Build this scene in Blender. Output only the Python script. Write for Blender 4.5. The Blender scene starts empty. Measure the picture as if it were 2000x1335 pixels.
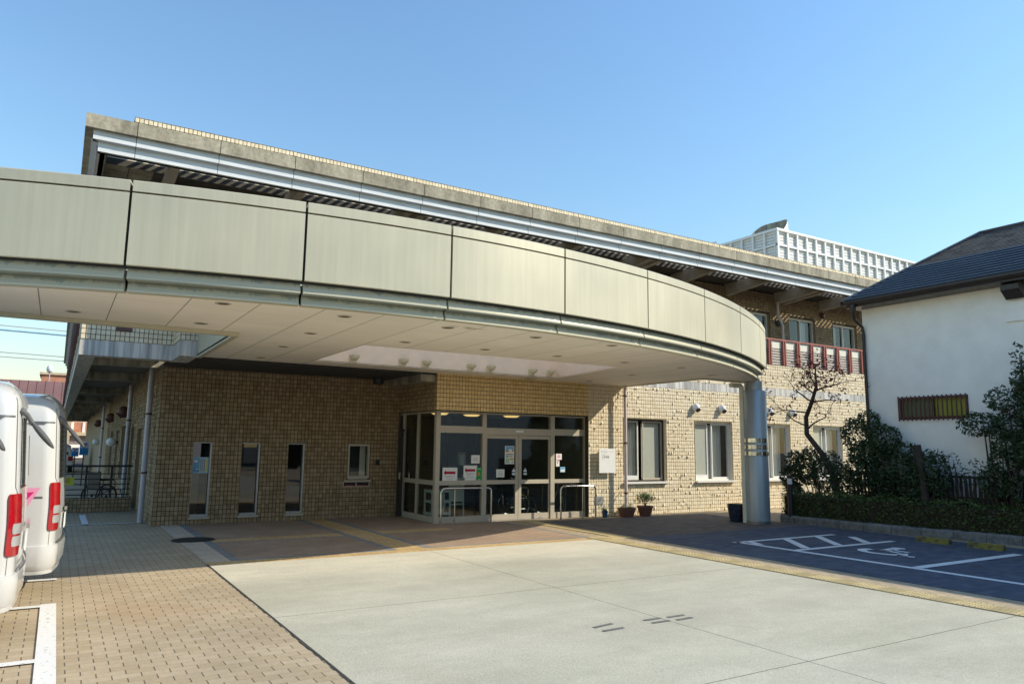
import bpy, bmesh, math, random
from math import sin, cos, pi, radians, sqrt, atan2, asin, floor
from mathutils import Vector, Matrix
from mathutils.geometry import tessellate_polygon

random.seed(7)
S = bpy.context.scene
COL = S.collection

# ---------------------------------------------------------------- camera
F_PX, PITCH, YAW, ROLL = 1432.94, radians(8.194), radians(31.501), radians(0.72)
fwd = Vector((sin(YAW) * cos(PITCH), cos(YAW) * cos(PITCH), sin(PITCH)))
rt = Vector((cos(YAW), -sin(YAW), 0)); up = rt.cross(fwd)
r2 = rt * cos(ROLL) + up * sin(ROLL); u2 = up * cos(ROLL) - rt * sin(ROLL)
cam = bpy.data.cameras.new('camera'); camo = bpy.data.objects.new('camera', cam); COL.objects.link(camo)
cam.sensor_width = 36.0; cam.lens = F_PX * 36 / 2000; cam.clip_start = 0.1; cam.clip_end = 2000
camo.matrix_world = Matrix(((r2.x, u2.x, -fwd.x, 0), (r2.y, u2.y, -fwd.y, 0), (r2.z, u2.z, -fwd.z, 1.6), (0, 0, 0, 1)))
S.camera = camo

# ---------------------------------------------------------------- light
SUN_FROM = Vector((1.21, -0.79, 1.0)).normalized()
sun = bpy.data.lights.new('sun', 'SUN'); sun.energy = 3.5; sun.angle = radians(0.5); sun.color = (1.0, 0.91, 0.74)
suno = bpy.data.objects.new('sun', sun); COL.objects.link(suno)
suno.location = (30, -20, 30); suno.rotation_euler = (-SUN_FROM).to_track_quat('-Z', 'Y').to_euler()
W = bpy.data.worlds.new('World'); S.world = W; W.use_nodes = True
nt = W.node_tree; sky = nt.nodes.new('ShaderNodeTexSky'); sky.sky_type = 'NISHITA'; sky.sun_disc = False
sky.sun_elevation = asin(SUN_FROM.z); sky.sun_rotation = atan2(SUN_FROM.x, SUN_FROM.y)
sky.air_density = 1.9; sky.dust_density = 0.2; sky.ozone_density = 3.6; sky.altitude = 0
tn = nt.nodes.new('ShaderNodeMix'); tn.data_type = 'RGBA'; tn.blend_type = 'MULTIPLY'; tn.inputs[0].default_value = 1.0; tn.inputs[7].default_value = (0.84, 1.0, 1.19, 1)
nt.links.new(sky.outputs[0], tn.inputs[6]); nt.links.new(tn.outputs[2], nt.nodes['Background'].inputs[0]); nt.nodes['Background'].inputs[1].default_value = 0.11
S.view_settings.view_transform = 'Standard'; S.view_settings.look = 'None'
S.view_settings.exposure = 0.66; S.view_settings.gamma = 1.0
S.render.engine = 'CYCLES'
S.cycles.max_bounces = 8; S.cycles.diffuse_bounces = 6; S.cycles.glossy_bounces = 4; S.cycles.transparent_max_bounces = 16
S.cycles.use_denoising = True; S.cycles.caustics_reflective = False; S.cycles.caustics_refractive = False

# ---------------------------------------------------------------- mesh helpers
class MB:
    def __init__(s): s.v = []; s.f = []; s.mi = []; s.c = []
    def face(s, pts, mi=0, c=1.0):
        n = len(s.v); s.v.extend([tuple(p) for p in pts]); s.f.append(tuple(range(n, n + len(pts)))); s.mi.append(mi); s.c.append(c)
    def box(s, x0, x1, y0, y1, z0, z1, mi=0, c=1.0):
        n = len(s.v)
        s.v += [(x0, y0, z0), (x1, y0, z0), (x1, y1, z0), (x0, y1, z0), (x0, y0, z1), (x1, y0, z1), (x1, y1, z1), (x0, y1, z1)]
        for q in ((0, 3, 2, 1), (4, 5, 6, 7), (0, 1, 5, 4), (1, 2, 6, 5), (2, 3, 7, 6), (3, 0, 4, 7)):
            s.f.append(tuple(n + i for i in q)); s.mi.append(mi); s.c.append(c)
        return s
    def obox(s, p0, p1, w, h, mi=0, c=1.0, upv=(0, 0, 1)):
        """bar from p0 to p1, width w sideways, height h"""
        p0 = Vector(p0); p1 = Vector(p1); d = (p1 - p0).normalized(); u = Vector(upv)
        sd = d.cross(u)
        if sd.length < 1e-4: sd = d.cross(Vector((1, 0, 0)))
        sd.normalize(); u = sd.cross(d); n = len(s.v)
        for p in (p0, p1):
            for a, b in ((-1, -1), (1, -1), (1, 1), (-1, 1)):
                s.v.append(tuple(p + sd * a * w / 2 + u * b * h / 2))
        for q in ((0, 1, 2, 3), (7, 6, 5, 4), (0, 4, 5, 1), (1, 5, 6, 2), (2, 6, 7, 3), (3, 7, 4, 0)):
            s.f.append(tuple(n + i for i in q)); s.mi.append(mi); s.c.append(c)
        return s
    def tube(s, pts, r, n=10, mi=0, c=1.0, caps=True):
        pts = [Vector(p) for p in pts]; m = len(pts)
        rs = r if isinstance(r, (list, tuple)) else [r] * m
        t = (pts[1] - pts[0]).normalized(); ref = Vector((0, 0, 1)) if abs(t.z) < .9 else Vector((1, 0, 0))
        a = t.cross(ref).normalized(); base = len(s.v)
        for i, p in enumerate(pts):
            if i == 0: t = pts[1] - pts[0]
            elif i == m - 1: t = pts[-1] - pts[-2]
            else: t = (pts[i + 1] - pts[i]).normalized() + (pts[i] - pts[i - 1]).normalized()
            t.normalize(); a = (a - t * a.dot(t)); a.normalize(); b = t.cross(a)
            for k in range(n):
                q = p + (a * cos(2 * pi * k / n) + b * sin(2 * pi * k / n)) * rs[i]; s.v.append(tuple(q))
        for i in range(m - 1):
            for k in range(n):
                k2 = (k + 1) % n; o = base + i * n
                s.f.append((o + k, o + k2, o + n + k2, o + n + k)); s.mi.append(mi); s.c.append(c)
        if caps:
            s.f.append(tuple(base + k for k in reversed(range(n)))); s.mi.append(mi); s.c.append(c)
            s.f.append(tuple(base + (m - 1) * n + k for k in range(n))); s.mi.append(mi); s.c.append(c)
        return s
    def lathe(s, cx, cy, prof, n=24, mi=0, c=1.0, axis='z', cz=0):
        base = len(s.v); m = len(prof)
        for r, h in prof:
            for k in range(n):
                a = 2 * pi * k / n
                if axis == 'z': s.v.append((cx + r * cos(a), cy + r * sin(a), cz + h))
                elif axis == 'y': s.v.append((cx + r * cos(a), cy + h, cz + r * sin(a)))
                else: s.v.append((cx + h, cy + r * cos(a), cz + r * sin(a)))
        for i in range(m - 1):
            for k in range(n):
                k2 = (k + 1) % n; o = base + i * n
                s.f.append((o + k, o + k2, o + n + k2, o + n + k)); s.mi.append(mi); s.c.append(c)
        for i in (0, m - 1):
            if prof[i][0] > 1e-4:
                s.f.append(tuple(base + i * n + k for k in range(n))); s.mi.append(mi); s.c.append(c)
        return s
    def grid(s, rows, mi=0, c=1.0, close=False):
        """rows: list of equal-length point lists"""
        base = len(s.v); n = len(rows[0])
        for r in rows: s.v += [tuple(p) for p in r]
        for i in range(len(rows) - 1):
            for k in range(n if close else n - 1):
                k2 = (k + 1) % n
                s.f.append((base + i * n + k, base + i * n + k2, base + (i + 1) * n + k2, base + (i + 1) * n + k)); s.mi.append(mi); s.c.append(c)
        return s
    def prism(s, poly, z0, z1, mi=0, holes=()):
        loops = [list(poly)] + [list(h) for h in holes]
        flat = [p for l in loops for p in l]
        tris = tessellate_polygon([[Vector((p[0], p[1], 0)) for p in l] for l in loops])
        for z in (z0, z1):
            for t in tris: s.face([(flat[i][0], flat[i][1], z) for i in t], mi)
        for l in loops:
            for i in range(len(l)):
                a, b = l[i], l[(i + 1) % len(l)]
                s.face([(a[0], a[1], z0), (b[0], b[1], z0), (b[0], b[1], z1), (a[0], a[1], z1)], mi)
        return s
    def build(s, name, mats, parent=None, smooth=False, local=False, loc=None, weld=False):
        me = bpy.data.meshes.new(name)
        off = Vector((0, 0, 0))
        if loc is not None: off = Vector(loc)
        elif parent is not None and not local and top_of(parent).name not in KEEP_WORLD: off = wloc(parent)
        vs = s.v if off.length == 0 else [(a - off.x, b - off.y, d - off.z) for a, b, d in s.v]
        me.from_pydata(vs, [], s.f)
        if not isinstance(mats, (list, tuple)): mats = [mats]
        for m in mats: me.materials.append(m)
        if len(mats) > 1: me.polygons.foreach_set('material_index', s.mi)
        at = me.attributes.new('tint', 'FLOAT', 'FACE'); at.data.foreach_set('value', s.c)
        if weld or smooth:
            bm = bmesh.new(); bm.from_mesh(me); bmesh.ops.remove_doubles(bm, verts=bm.verts, dist=1e-4)
            bmesh.ops.recalc_face_normals(bm, faces=bm.faces)
            bm.to_mesh(me); bm.free()
        else:
            bm = bmesh.new(); bm.from_mesh(me); bmesh.ops.recalc_face_normals(bm, faces=bm.faces); bm.to_mesh(me); bm.free()
        if smooth:
            me.polygons.foreach_set('use_smooth', [True] * len(me.polygons))
            try: me.set_sharp_from_angle(angle=radians(40))
            except Exception: pass
        me.update()
        o = bpy.data.objects.new(name, me); COL.objects.link(o)
        if parent is not None: o.parent = parent
        if loc is not None: o.location = loc
        if parent is not None and top_of(parent).name in KEEP_WORLD: o.location = -wloc(parent)
        return o

KEEP_WORLD = set()      # big things whose part meshes keep world coordinates (for their patterns)
def top_of(o):
    while o.parent is not None: o = o.parent
    return o
def wloc(o):
    l = Vector((0, 0, 0))
    while o is not None: l += o.location; o = o.parent
    return l

def thing(name, label, cat, loc=(0, 0, 0), group=None, rotz=0):
    o = bpy.data.objects.new(name, None); COL.objects.link(o); o.empty_display_size = .2
    o.location = loc; o.rotation_euler = (0, 0, rotz); o['label'] = label; o['category'] = cat
    if group: o['group'] = group
    return o
def tag(o, label, cat, group=None):
    o['label'] = label; o['category'] = cat
    if group: o['group'] = group
    return o
def struct(o, kind='structure'):
    o['kind'] = kind; return o
def copy_tree(o, parent=None):
    c = o.copy(); COL.objects.link(c); c.parent = parent
    for ch in list(o.children): copy_tree(ch, c)
    return c
def text_mb(body, size, place, mi=0, align='LEFT', spacing=1.0):
    """flat lettering; place(u, v) -> world point"""
    cu = bpy.data.curves.new('lettering', 'FONT'); cu.body = body; cu.size = size; cu.align_x = align; cu.resolution_u = 3; cu.space_character = spacing
    o = bpy.data.objects.new('lettering', cu); COL.objects.link(o)
    dg = bpy.context.evaluated_depsgraph_get(); ev = o.evaluated_get(dg); me = ev.to_mesh()
    mb = MB()
    vs = [place(v.co.x, v.co.y) for v in me.vertices]
    for p in me.polygons: mb.face([vs[i] for i in p.vertices], mi)
    ev.to_mesh_clear(); bpy.data.objects.remove(o); bpy.data.curves.remove(cu)
    return mb

# ---------------------------------------------------------------- materials
def srgb(r, g, b):
    f = lambda c: (c / 255) / 12.92 if c / 255 <= .04045 else ((c / 255 + .055) / 1.055) ** 2.4
    return (f(r), f(g), f(b))
class N:
    """tiny node-graph helper"""
    def __init__(s, name):
        s.m = bpy.data.materials.new(name); s.m.use_nodes = True; s.t = s.m.node_tree; s.p = s.t.nodes['Principled BSDF']
        s.co = None
    def new(s, t, **k):
        n = s.t.nodes.new(t)
        for a, b in k.items(): setattr(n, a, b)
        return n
    def link(s, a, b): s.t.links.new(a, b)
    def setin(s, sock, v):
        if hasattr(v, 'is_output') or isinstance(v, bpy.types.NodeSocket): s.link(v, sock)
        else: sock.default_value = v
    def math(s, op, a, b=0.0, c=0.0, clamp=False):
        n = s.new('ShaderNodeMath', operation=op); n.use_clamp = clamp
        s.setin(n.inputs[0], a); s.setin(n.inputs[1], b)
        if op in ('MULTIPLY_ADD', 'COMPARE', 'SMOOTH_MIN'): s.setin(n.inputs[2], c)
        return n.outputs[0]
    def coord(s):
        if s.co is None: s.co = s.new('ShaderNodeTexCoord').outputs['Object']
        return s.co
    def xyz(s):
        n = s.new('ShaderNodeSeparateXYZ'); s.link(s.coord(), n.inputs[0]); return n.outputs
    def comb(s, x, y, z):
        n = s.new('ShaderNodeCombineXYZ')
        for i, v in enumerate((x, y, z)): s.setin(n.inputs[i], v)
        return n.outputs[0]
    def scaled(s, sc):
        n = s.new('ShaderNodeVectorMath', operation='MULTIPLY'); s.link(s.coord(), n.inputs[0]); n.inputs[1].default_value = sc; return n.outputs[0]
    def noise(s, scale, detail=4, rough=.55, vec=None, dim='3D'):
        n = s.new('ShaderNodeTexNoise'); n.inputs['Scale'].default_value = scale; n.inputs['Detail'].default_value = detail; n.inputs['Roughness'].default_value = rough
        s.link(vec if vec is not None else s.coord(), n.inputs['Vector']); return n.outputs['Fac']
    def white(s, vec):
        n = s.new('ShaderNodeTexWhiteNoise'); s.link(vec, n.inputs['Vector']); return n.outputs['Value']
    def remap(s, v, a, b, c=0.0, d=1.0):
        n = s.new('ShaderNodeMapRange'); s.setin(n.inputs[0], v)
        for i, q in enumerate((a, b, c, d)): n.inputs[i + 1].default_value = q
        return n.outputs[0]
    def mix(s, f, a, b, blend='MIX'):
        n = s.new('ShaderNodeMix', data_type='RGBA', blend_type=blend)
        s.setin(n.inputs[0], f)
        for i, v in ((6, a), (7, b)):
            if isinstance(v, tuple): n.inputs[i].default_value = (*v[:3], 1)
            else: s.link(v, n.inputs[i])
        return n.outputs[2]
    def attr(s):
        n = s.new('ShaderNodeAttribute', attribute_name='tint'); return n.outputs['Fac']
    def mul(s, col, f):
        """colour times scalar"""
        g = s.new('ShaderNodeVectorMath', operation='SCALE')
        if isinstance(col, tuple): g.inputs[0].default_value = col[:3]
        else: s.link(col, g.inputs[0])
        s.setin(g.inputs['Scale'], f); return g.outputs[0]
    def base(s, v): s.setin(s.p.inputs['Base Color'], (*v[:3], 1) if isinstance(v, tuple) else v); return s
    def rough(s, v): s.setin(s.p.inputs['Roughness'], v); return s
    def metal(s, v): s.p.inputs['Metallic'].default_value = v; return s
    def spec(s, v): s.p.inputs['Specular IOR Level'].default_value = v; return s
    def bump(s, h, dist=.01, strength=1.0):
        n = s.new('ShaderNodeBump'); n.inputs['Distance'].default_value = dist; n.inputs['Strength'].default_value = strength
        s.link(h, n.inputs['Height']); s.link(n.outputs[0], s.p.inputs['Normal']); return s

M = {}
def simple(name, col, rough=.6, metal=0, spec=.4, var=.12, nscale=6, bump=0, coat=0):
    n = N(name)
    if var:
        f = n.remap(n.noise(nscale, 5), .3, .7, 1 - var, 1 + var); n.base(n.mul(col, f))
        n.rough(n.remap(n.noise(nscale * 3, 3), .3, .7, max(0, rough - .08), min(1, rough + .08)))
    else: n.base(col); n.rough(rough)
    n.metal(metal).spec(spec)
    if coat: n.p.inputs['Coat Weight'].default_value = coat; n.p.inputs['Coat Roughness'].default_value = .05
    if bump: n.bump(n.noise(nscale * 12, 4), bump)
    M[name] = n.m; return n.m

def mk_materials():
    # split face tiles: tint attribute differs per tile; porch copy holds bounce light, shade copy holds shade
    for nm, a, b in (('tile', (.76, .64, .44), (.85, .75, .56)), ('tile_porch_bounce', (.74, .53, .24), (.84, .64, .33)), ('tile_shade', (.28, .20, .11), (.42, .32, .20))):
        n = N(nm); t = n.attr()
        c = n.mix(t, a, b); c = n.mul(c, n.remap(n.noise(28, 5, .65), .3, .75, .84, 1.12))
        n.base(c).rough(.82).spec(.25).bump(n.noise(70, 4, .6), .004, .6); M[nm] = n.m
    simple('joint', (.062, .052, .038), .95, var=.25, nscale=14); simple('joint_lit', (.34, .28, .18), .95, var=.25, nscale=14)  # same mortar twice: light put into the pale copy, shade into the dark
    # weathered concrete with dark runs
    n = N('concrete'); z = n.noise(1.0, 5, .6, n.scaled((7, 7, .5))); k = n.noise(9, 5)
    c = n.mix(n.remap(z, .42, .66), (.42, .385, .31), (.20, .185, .15)); c = n.mul(c, n.remap(k, .3, .7, .8, 1.15))
    n.base(c).rough(.9).spec(.2).bump(n.noise(40, 4), .004); M['concrete'] = n.m
    n = N('roof_concrete'); z = n.noise(1.0, 5, .6, n.scaled((3.5, 3.5, .8))); k = n.noise(14, 5)
    c = n.mix(n.remap(z, .38, .66), (.43, .39, .30), (.25, .225, .17)); c = n.mul(c, n.remap(k, .3, .7, .8, 1.2))
    x = n.xyz(); fx = n.math('FRACT', n.math('DIVIDE', n.math('SUBTRACT', x[0], .76), 1.41))
    c = n.mix(n.math('LESS_THAN', fx, .010), c, (.05, .045, .04))
    n.base(c).rough(.92).spec(.2).bump(n.noise(40, 4), .004); M['roof_concrete'] = n.m
    n = N('band_concrete'); z = n.noise(1.0, 6, .65, n.scaled((9, 9, .35)))
    c = n.mix(n.remap(z, .40, .62), (.70, .68, .63), (.32, .31, .29)); n.base(c).rough(.85).spec(.2).bump(n.noise(40, 4), .003); M['band_concrete'] = n.m
    # painted metal of the roof edge
    n = N('silver_metal'); x = n.xyz(); fx = n.math('FRACT', n.math('DIVIDE', n.math('SUBTRACT', x[0], .76), 1.41))
    c = n.mul((.70, .72, .74), n.remap(n.noise(1, 4, .6, n.scaled((2, 2, 12))), .3, .7, .9, 1.08))
    c = n.mix(n.math('LESS_THAN', fx, .008), c, (.12, .12, .13)); n.base(c).rough(.6).spec(.2); M['silver_metal'] = n.m
    # canopy cladding: pale olive panels with faint rain streaks
    n = N('canopy_panel'); z1 = n.noise(1, 5, .6, n.scaled((14, 14, .6))); z2 = n.noise(.7, 4, .5)
    c = n.mul((.555, .515, .38), n.remap(z1, .3, .7, .93, 1.05)); c = n.mul(c, n.remap(z2, .3, .7, .93, 1.06)); x = n.xyz()
    ang = n.math('ARCTAN2', n.math('SUBTRACT', x[0], 4.13), n.math('SUBTRACT', 23.49, x[1])); pid = n.math('FLOOR', n.math('DIVIDE', n.math('ADD', ang, .0115), .1137))
    c = n.mul(c, n.remap(n.white(n.comb(pid, 3.0, n.math('GREATER_THAN', x[2], 4.18))), 0, 1, .955, 1.035)); c = n.mix(n.remap(n.noise(1, 6, .7, n.scaled((22, 22, .5))), .60, .78, 0, .16), c, (.27, .27, .21))
    n.base(c).rough(n.remap(z2, .3, .7, .36, .5)).metal(.15).spec(.4); M['canopy_panel'] = n.m
    # the ledges under it carry a green-blue drip stain below their top edge
    n = N('canopy_ledge'); x = n.xyz(); k = n.noise(1, 6, .7, n.scaled((9, 9, 2)))
    def drip(zt):
        d = n.math('SUBTRACT', zt, x[2]); w = n.remap(k, .35, .75, .0, .085)
        sm = n.remap(n.math('SUBTRACT', w, d), -.006, .022, 0, 1)
        return n.math('MULTIPLY', sm, n.math('GREATER_THAN', d, -.02))
    st = n.math('MAXIMUM', drip(3.40), drip(3.262))
    c = n.mix(n.math('MULTIPLY', st, .6), (.555, .515, .38), (.17, .22, .215)); n.base(c).rough(.42).metal(.15).spec(.4); M['canopy_ledge'] = n.m
    simple('joint_dark', (.035, .04, .04), .8, var=.2)
    # soffit boards 0.706 x 0.85 with open joints
    n = N('soffit'); x = n.xyz()
    ux = n.math('FRACT', n.math('DIVIDE', n.math('SUBTRACT', x[0], .404 - 14.12), .706)); uy = n.math('FRACT', n.math('DIVIDE', n.math('SUBTRACT', x[1], 8.96 - 8.5), .85))
    jx = n.math('LESS_THAN', ux, .016); jy = n.math('LESS_THAN', uy, .008)
    cid = n.comb(n.math('FLOOR', n.math('DIVIDE', n.math('SUBTRACT', x[0], .404), .706)), n.math('FLOOR', n.math('DIVIDE', n.math('SUBTRACT', x[1], 8.96), .85)), 0.0)
    c = n.mul((.90, .825, .72), n.remap(n.white(cid), 0, 1, .96, 1.03)); c = n.mul(c, n.remap(n.noise(.9, 4), .3, .7, .95, 1.04))
    # one rusty water stain near a downlight
    dx = n.math('DIVIDE', n.math('SUBTRACT', x[0], 4.5), .36); dy = n.math('DIVIDE', n.math('SUBTRACT', x[1], 8.5), .13)
    r = n.math('SQRT', n.math('ADD', n.math('MULTIPLY', dx, dx), n.math('MULTIPLY', dy, dy)))
    stn = n.math('MULTIPLY', n.remap(r, .3, 1.0, 1, 0), n.remap(n.noise(9, 5), .42, .6, 0, .7)); stn = n.math('MAXIMUM', stn, 0.0)
    c = n.mix(stn, c, (.22, .12, .06))
    c = n.mix(n.math('MULTIPLY', jy, .45), c, (.16, .15, .13)); c = n.mix(n.math('MULTIPLY', jx, .8), c, (.10, .095, .085))
    n.base(c).rough(.6).spec(.3); M['soffit'] = n.m
    n = N('skylight'); n.t.nodes.remove(n.p); tl = n.new('ShaderNodeBsdfTranslucent'); tl.inputs[0].default_value = (.40, .38, .35, 1); n.link(tl.outputs[0], n.t.nodes['Material Output'].inputs[0]); M['skylight'] = n.m
    simple('coffer_white', (.92, .82, .76), .6, var=.04)
    simple('downlight_ring', (.62, .56, .46), .4, metal=.3, var=.05)
    simple('lamp_well', (.10, .085, .06), .5, var=.1)
    simple('shell_glass', (.70, .66, .52), .35, var=.06, spec=.5)
    # column paint
    n = N('column_paint'); c = n.mul((.36, .385, .40), n.remap(n.noise(1, 5, .6, n.scaled((5, 5, .7))), .3, .7, .9, 1.08))
    n.base(c).rough(.34).metal(.35).spec(.5); M['column_paint'] = n.m
    simple('steel', (.62, .61, .58), .16, metal=1, var=.06, nscale=9)
    simple('pipe_grey', (.46, .45, .50), .4, var=.06, metal=.1)
    simple('pipe_pink', (.60, .52, .50), .4, var=.06)
    simple('alu_bronze', (.50, .445, .355), .42, metal=.1, var=.05)
    simple('alu_silver', (.40, .405, .40), .35, metal=.4, var=.05)
    simple('alu_white', (.74, .73, .69), .4, var=.04)
    simple('dark_frame', (.045, .043, .04), .45, var=.1)
    simple('black_paint', (.018, .018, .02), .45, var=.1)
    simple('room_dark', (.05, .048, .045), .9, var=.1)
    simple('room_wall', (.16, .155, .14), .85, var=.08)
    simple('room_floor', (.16, .14, .12), .45, var=.1)
    for nm, tr, ior in (('glass', (.86, .89, .88), 1.52), ('glass_dark', (.30, .33, .34), 1.55), ('glass_green', (.62, .70, .66), 1.50)):
        n = N(nm); n.t.nodes.remove(n.p); out = n.t.nodes['Material Output']
        geo = n.new('ShaderNodeNewGeometry'); dt = n.new('ShaderNodeVectorMath', operation='DOT_PRODUCT'); n.link(geo.outputs['Normal'], dt.inputs[0]); n.link(geo.outputs['Incoming'], dt.inputs[1])
        ca = n.math('SUBTRACT', 1.0, n.math('ABSOLUTE', dt.outputs['Value'])); f0 = ((ior - 1) / (ior + 1)) ** 2
        frv = n.math('MULTIPLY_ADD', n.math('POWER', ca, 5.0), 1 - f0, f0)
        tb = n.new('ShaderNodeBsdfTransparent'); tb.inputs[0].default_value = (*tr, 1); gl = n.new('ShaderNodeBsdfGlossy'); gl.inputs['Roughness'].default_value = .015
        ms = n.new('ShaderNodeMixShader'); f = n.math('MULTIPLY_ADD', frv, 1.5, .015, clamp=True); n.link(f, ms.inputs[0]); n.link(tb.outputs[0], ms.inputs[1]); n.link(gl.outputs[0], ms.inputs[2])
        bp = n.new('ShaderNodeBump'); bp.inputs['Distance'].default_value = .002; bp.inputs['Strength'].default_value = .25
        n.link(n.noise(1.3, 2), bp.inputs['Height']); n.link(bp.outputs[0], gl.inputs['Normal'])
        n.link(ms.outputs[0], out.inputs[0]); M[nm] = n.m
    n = N('curtain'); x = n.xyz(); w = n.new('ShaderNodeTexWave'); w.inputs['Scale'].default_value = 3.2; w.inputs['Distortion'].default_value = 1.6; w.inputs['Detail'].default_value = 2
    n.link(n.scaled((3, 3, .15)), w.inputs['Vector']); n.base(n.mul((.74, .74, .69), n.remap(w.outputs['Fac'], 0, 1, .86, 1.05))).rough(.9).spec(.1); n.bump(w.outputs['Fac'], .03, .8); M['curtain'] = n.m
    simple('blind', (.66, .64, .55), .85, var=.03)
    simple('rail_red', (.30, .085, .06), .5, var=.12)
    simple('panel_cream', (.72, .68, .56), .55, var=.05)
    simple('louver_pink', (.52, .46, .40), .5, var=.05)
    simple('white_stucco', (.90, .885, .83), .9, var=.05, nscale=2.5, bump=.004)
    n = N('roof_slate'); x = n.xyz(); q = n.comb(n.math('FLOOR', n.math('DIVIDE', x[1], .45)), n.math('FLOOR', n.math('DIVIDE', x[0], .16)), 0.0)
    c = n.mix(n.white(q), (.048, .052, .060), (.085, .086, .09)); c = n.mul(c, n.remap(n.noise(25, 5), .3, .7, .75, 1.3)); n.base(c).rough(.30).spec(.6).bump(n.noise(60, 3), .002); M['roof_slate'] = n.m
    n = N('roof_shingle'); q = n.comb(n.math('FLOOR', n.math('DIVIDE', n.xyz()[1], .22)), n.math('FLOOR', n.math('DIVIDE', n.xyz()[0], .09)), 0.0)
    c = n.mix(n.white(q), (.05, .046, .042), (.125, .112, .095)); c = n.mul(c, n.remap(n.noise(30, 5), .3, .7, .7, 1.35)); n.base(c).rough(.85).spec(.3).bump(n.noise(45, 3), .006); M['roof_shingle'] = n.m
    simple('slate_shadow', (.012, .012, .013), .7, var=.1)  # dark riser colour paints the shadow under each slate course
    simple('gutter_brown', (.035, .026, .024), .35, var=.1)
    # van
    simple('van_white', (.55, .55, .535), .22, spec=.5, var=.02, nscale=2, coat=.6)
    simple('lens_red', (.33, .005, .010), .12, spec=.6, var=.15, nscale=14, coat=.7)
    simple('lens_clear', (.33, .33, .325), .15, spec=.6, var=.1, nscale=20, coat=.5)
    simple('car_glass', (.012, .014, .017), .06, spec=.6, var=0, coat=.5)
    simple('decal_magenta', (.62, .015, .16), .35, var=0)
    simple('decal_pink', (.76, .30, .46), .35, var=0)
    simple('rubber', (.02, .02, .02), .8, var=.2)
    simple('grey_plastic', (.11, .112, .115), .35, var=.08)
    simple('chrome', (.75, .75, .75), .08, metal=1, var=0)
    # ground
    n = N('brick_paving'); x = n.xyz(); row = n.math('FLOOR', n.math('DIVIDE', x[1], .104)); v = n.math('FRACT', n.math('DIVIDE', x[1], .104))
    u0 = n.math('DIVIDE', n.math('MULTIPLY_ADD', n.math('FRACT', n.math('MULTIPLY', row, .5)), .184, x[0]), .184); u = n.math('FRACT', u0)
    cid = n.comb(n.math('FLOOR', u0), row, 0.0)
    c = n.mix(n.white(cid), (.395, .315, .205), (.46, .375, .26)); c = n.mul(c, n.remap(n.noise(.55, 5, .6), .28, .72, .80, 1.16)); c = n.mul(c, n.remap(n.noise(30, 4), .3, .7, .92, 1.07))
    # warm reddish wear patch by the bays
    st = n.remap(n.noise(.35, 4), .5, .72, 0, .5); c = n.mix(st, c, (.40, .235, .13))
    jv = n.math('MULTIPLY', n.math('LESS_THAN', v, .07), .45); ju = n.math('LESS_THAN', u, .045)
    c = n.mix(jv, c, (.22, .165, .115)); c = n.mix(n.math('MULTIPLY', ju, .85), c, (.06, .05, .04)); n.base(c).rough(.85).spec(.25)
    n.bump(n.math('SUBTRACT', n.noise(60, 3), n.math('MULTIPLY', ju, 1.5)), .003, .7); M['brick_paving'] = n.m
    for nm, a, b, sx, sy in (('brick_gold', (.50, .34, .15), (.56, .40, .21), .1, .2), ('brick_red', (.33, .235, .165), (.39, .285, .205), .2, .1), ('brick_pale', (.50, .42, .32), (.56, .48, .38), .2, .1), ('brick_blue', (.21, .215, .215), (.27, .275, .27), .2, .1), ('brick_shade_blue', (.062, .078, .108), (.105, .118, .148), .2, .1), ('brick_shade_brown', (.105, .092, .085), (.175, .148, .128), .2, .1)):
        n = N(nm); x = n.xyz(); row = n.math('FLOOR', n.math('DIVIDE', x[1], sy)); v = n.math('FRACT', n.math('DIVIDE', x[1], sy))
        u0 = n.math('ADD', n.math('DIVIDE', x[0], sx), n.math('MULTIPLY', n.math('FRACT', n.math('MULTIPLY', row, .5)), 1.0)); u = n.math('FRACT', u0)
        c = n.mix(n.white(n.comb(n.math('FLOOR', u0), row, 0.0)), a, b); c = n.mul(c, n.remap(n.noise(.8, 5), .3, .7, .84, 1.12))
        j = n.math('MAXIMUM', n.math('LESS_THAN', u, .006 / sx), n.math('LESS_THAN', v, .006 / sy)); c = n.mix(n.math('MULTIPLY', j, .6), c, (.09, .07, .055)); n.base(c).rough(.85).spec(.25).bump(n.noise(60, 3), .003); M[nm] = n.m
    n = N('slab'); x = n.xyz(); sp = n.noise(95, 3, .7); sp2 = n.noise(38, 3, .6)
    c = n.mix(n.remap(n.noise(.45, 5, .6), .35, .65), (.445, .425, .332), (.515, .492, .395))
    # the strip nearest the doors is cleaner and paler, with a wavering edge
    ed = n.remap(n.math('ADD', x[1], n.math('MULTIPLY', n.noise(.9, 5), 1.1)), 9.55, 10.15); c = n.mix(n.math('MULTIPLY', ed, .8), c, (.63, .585, .47))
    c = n.mul(c, n.remap(sp, .35, .65, .88, 1.10)); c = n.mul(c, n.remap(sp2, .35, .65, .94, 1.05)); c = n.mul(c, n.remap(n.noise(1, 6, .65, n.scaled((.6, 1.6, 1))), .32, .68, .88, 1.06)); c = n.mul(c, n.remap(n.noise(5, 5, .7), .3, .7, .95, 1.04))
    spot = n.remap(n.noise(2.1, 2, .5), .70, .78, 0, .22); c = n.mix(spot, c, (.25, .24, .20))
    # rusty tyre track
    c = n.mix(n.remap(n.noise(.8, 5, .6, n.scaled((1.2, .35, 1))), .58, .75, 0, .25), c, (.42, .34, .23))
    w = n.math('MULTIPLY', n.math('SUBTRACT', n.noise(3, 3), .5), .03)
    def jl(a, p, wd): return n.math('LESS_THAN', n.math('ABSOLUTE', n.math('SUBTRACT', n.math('ADD', a, w), p)), wd)
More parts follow.
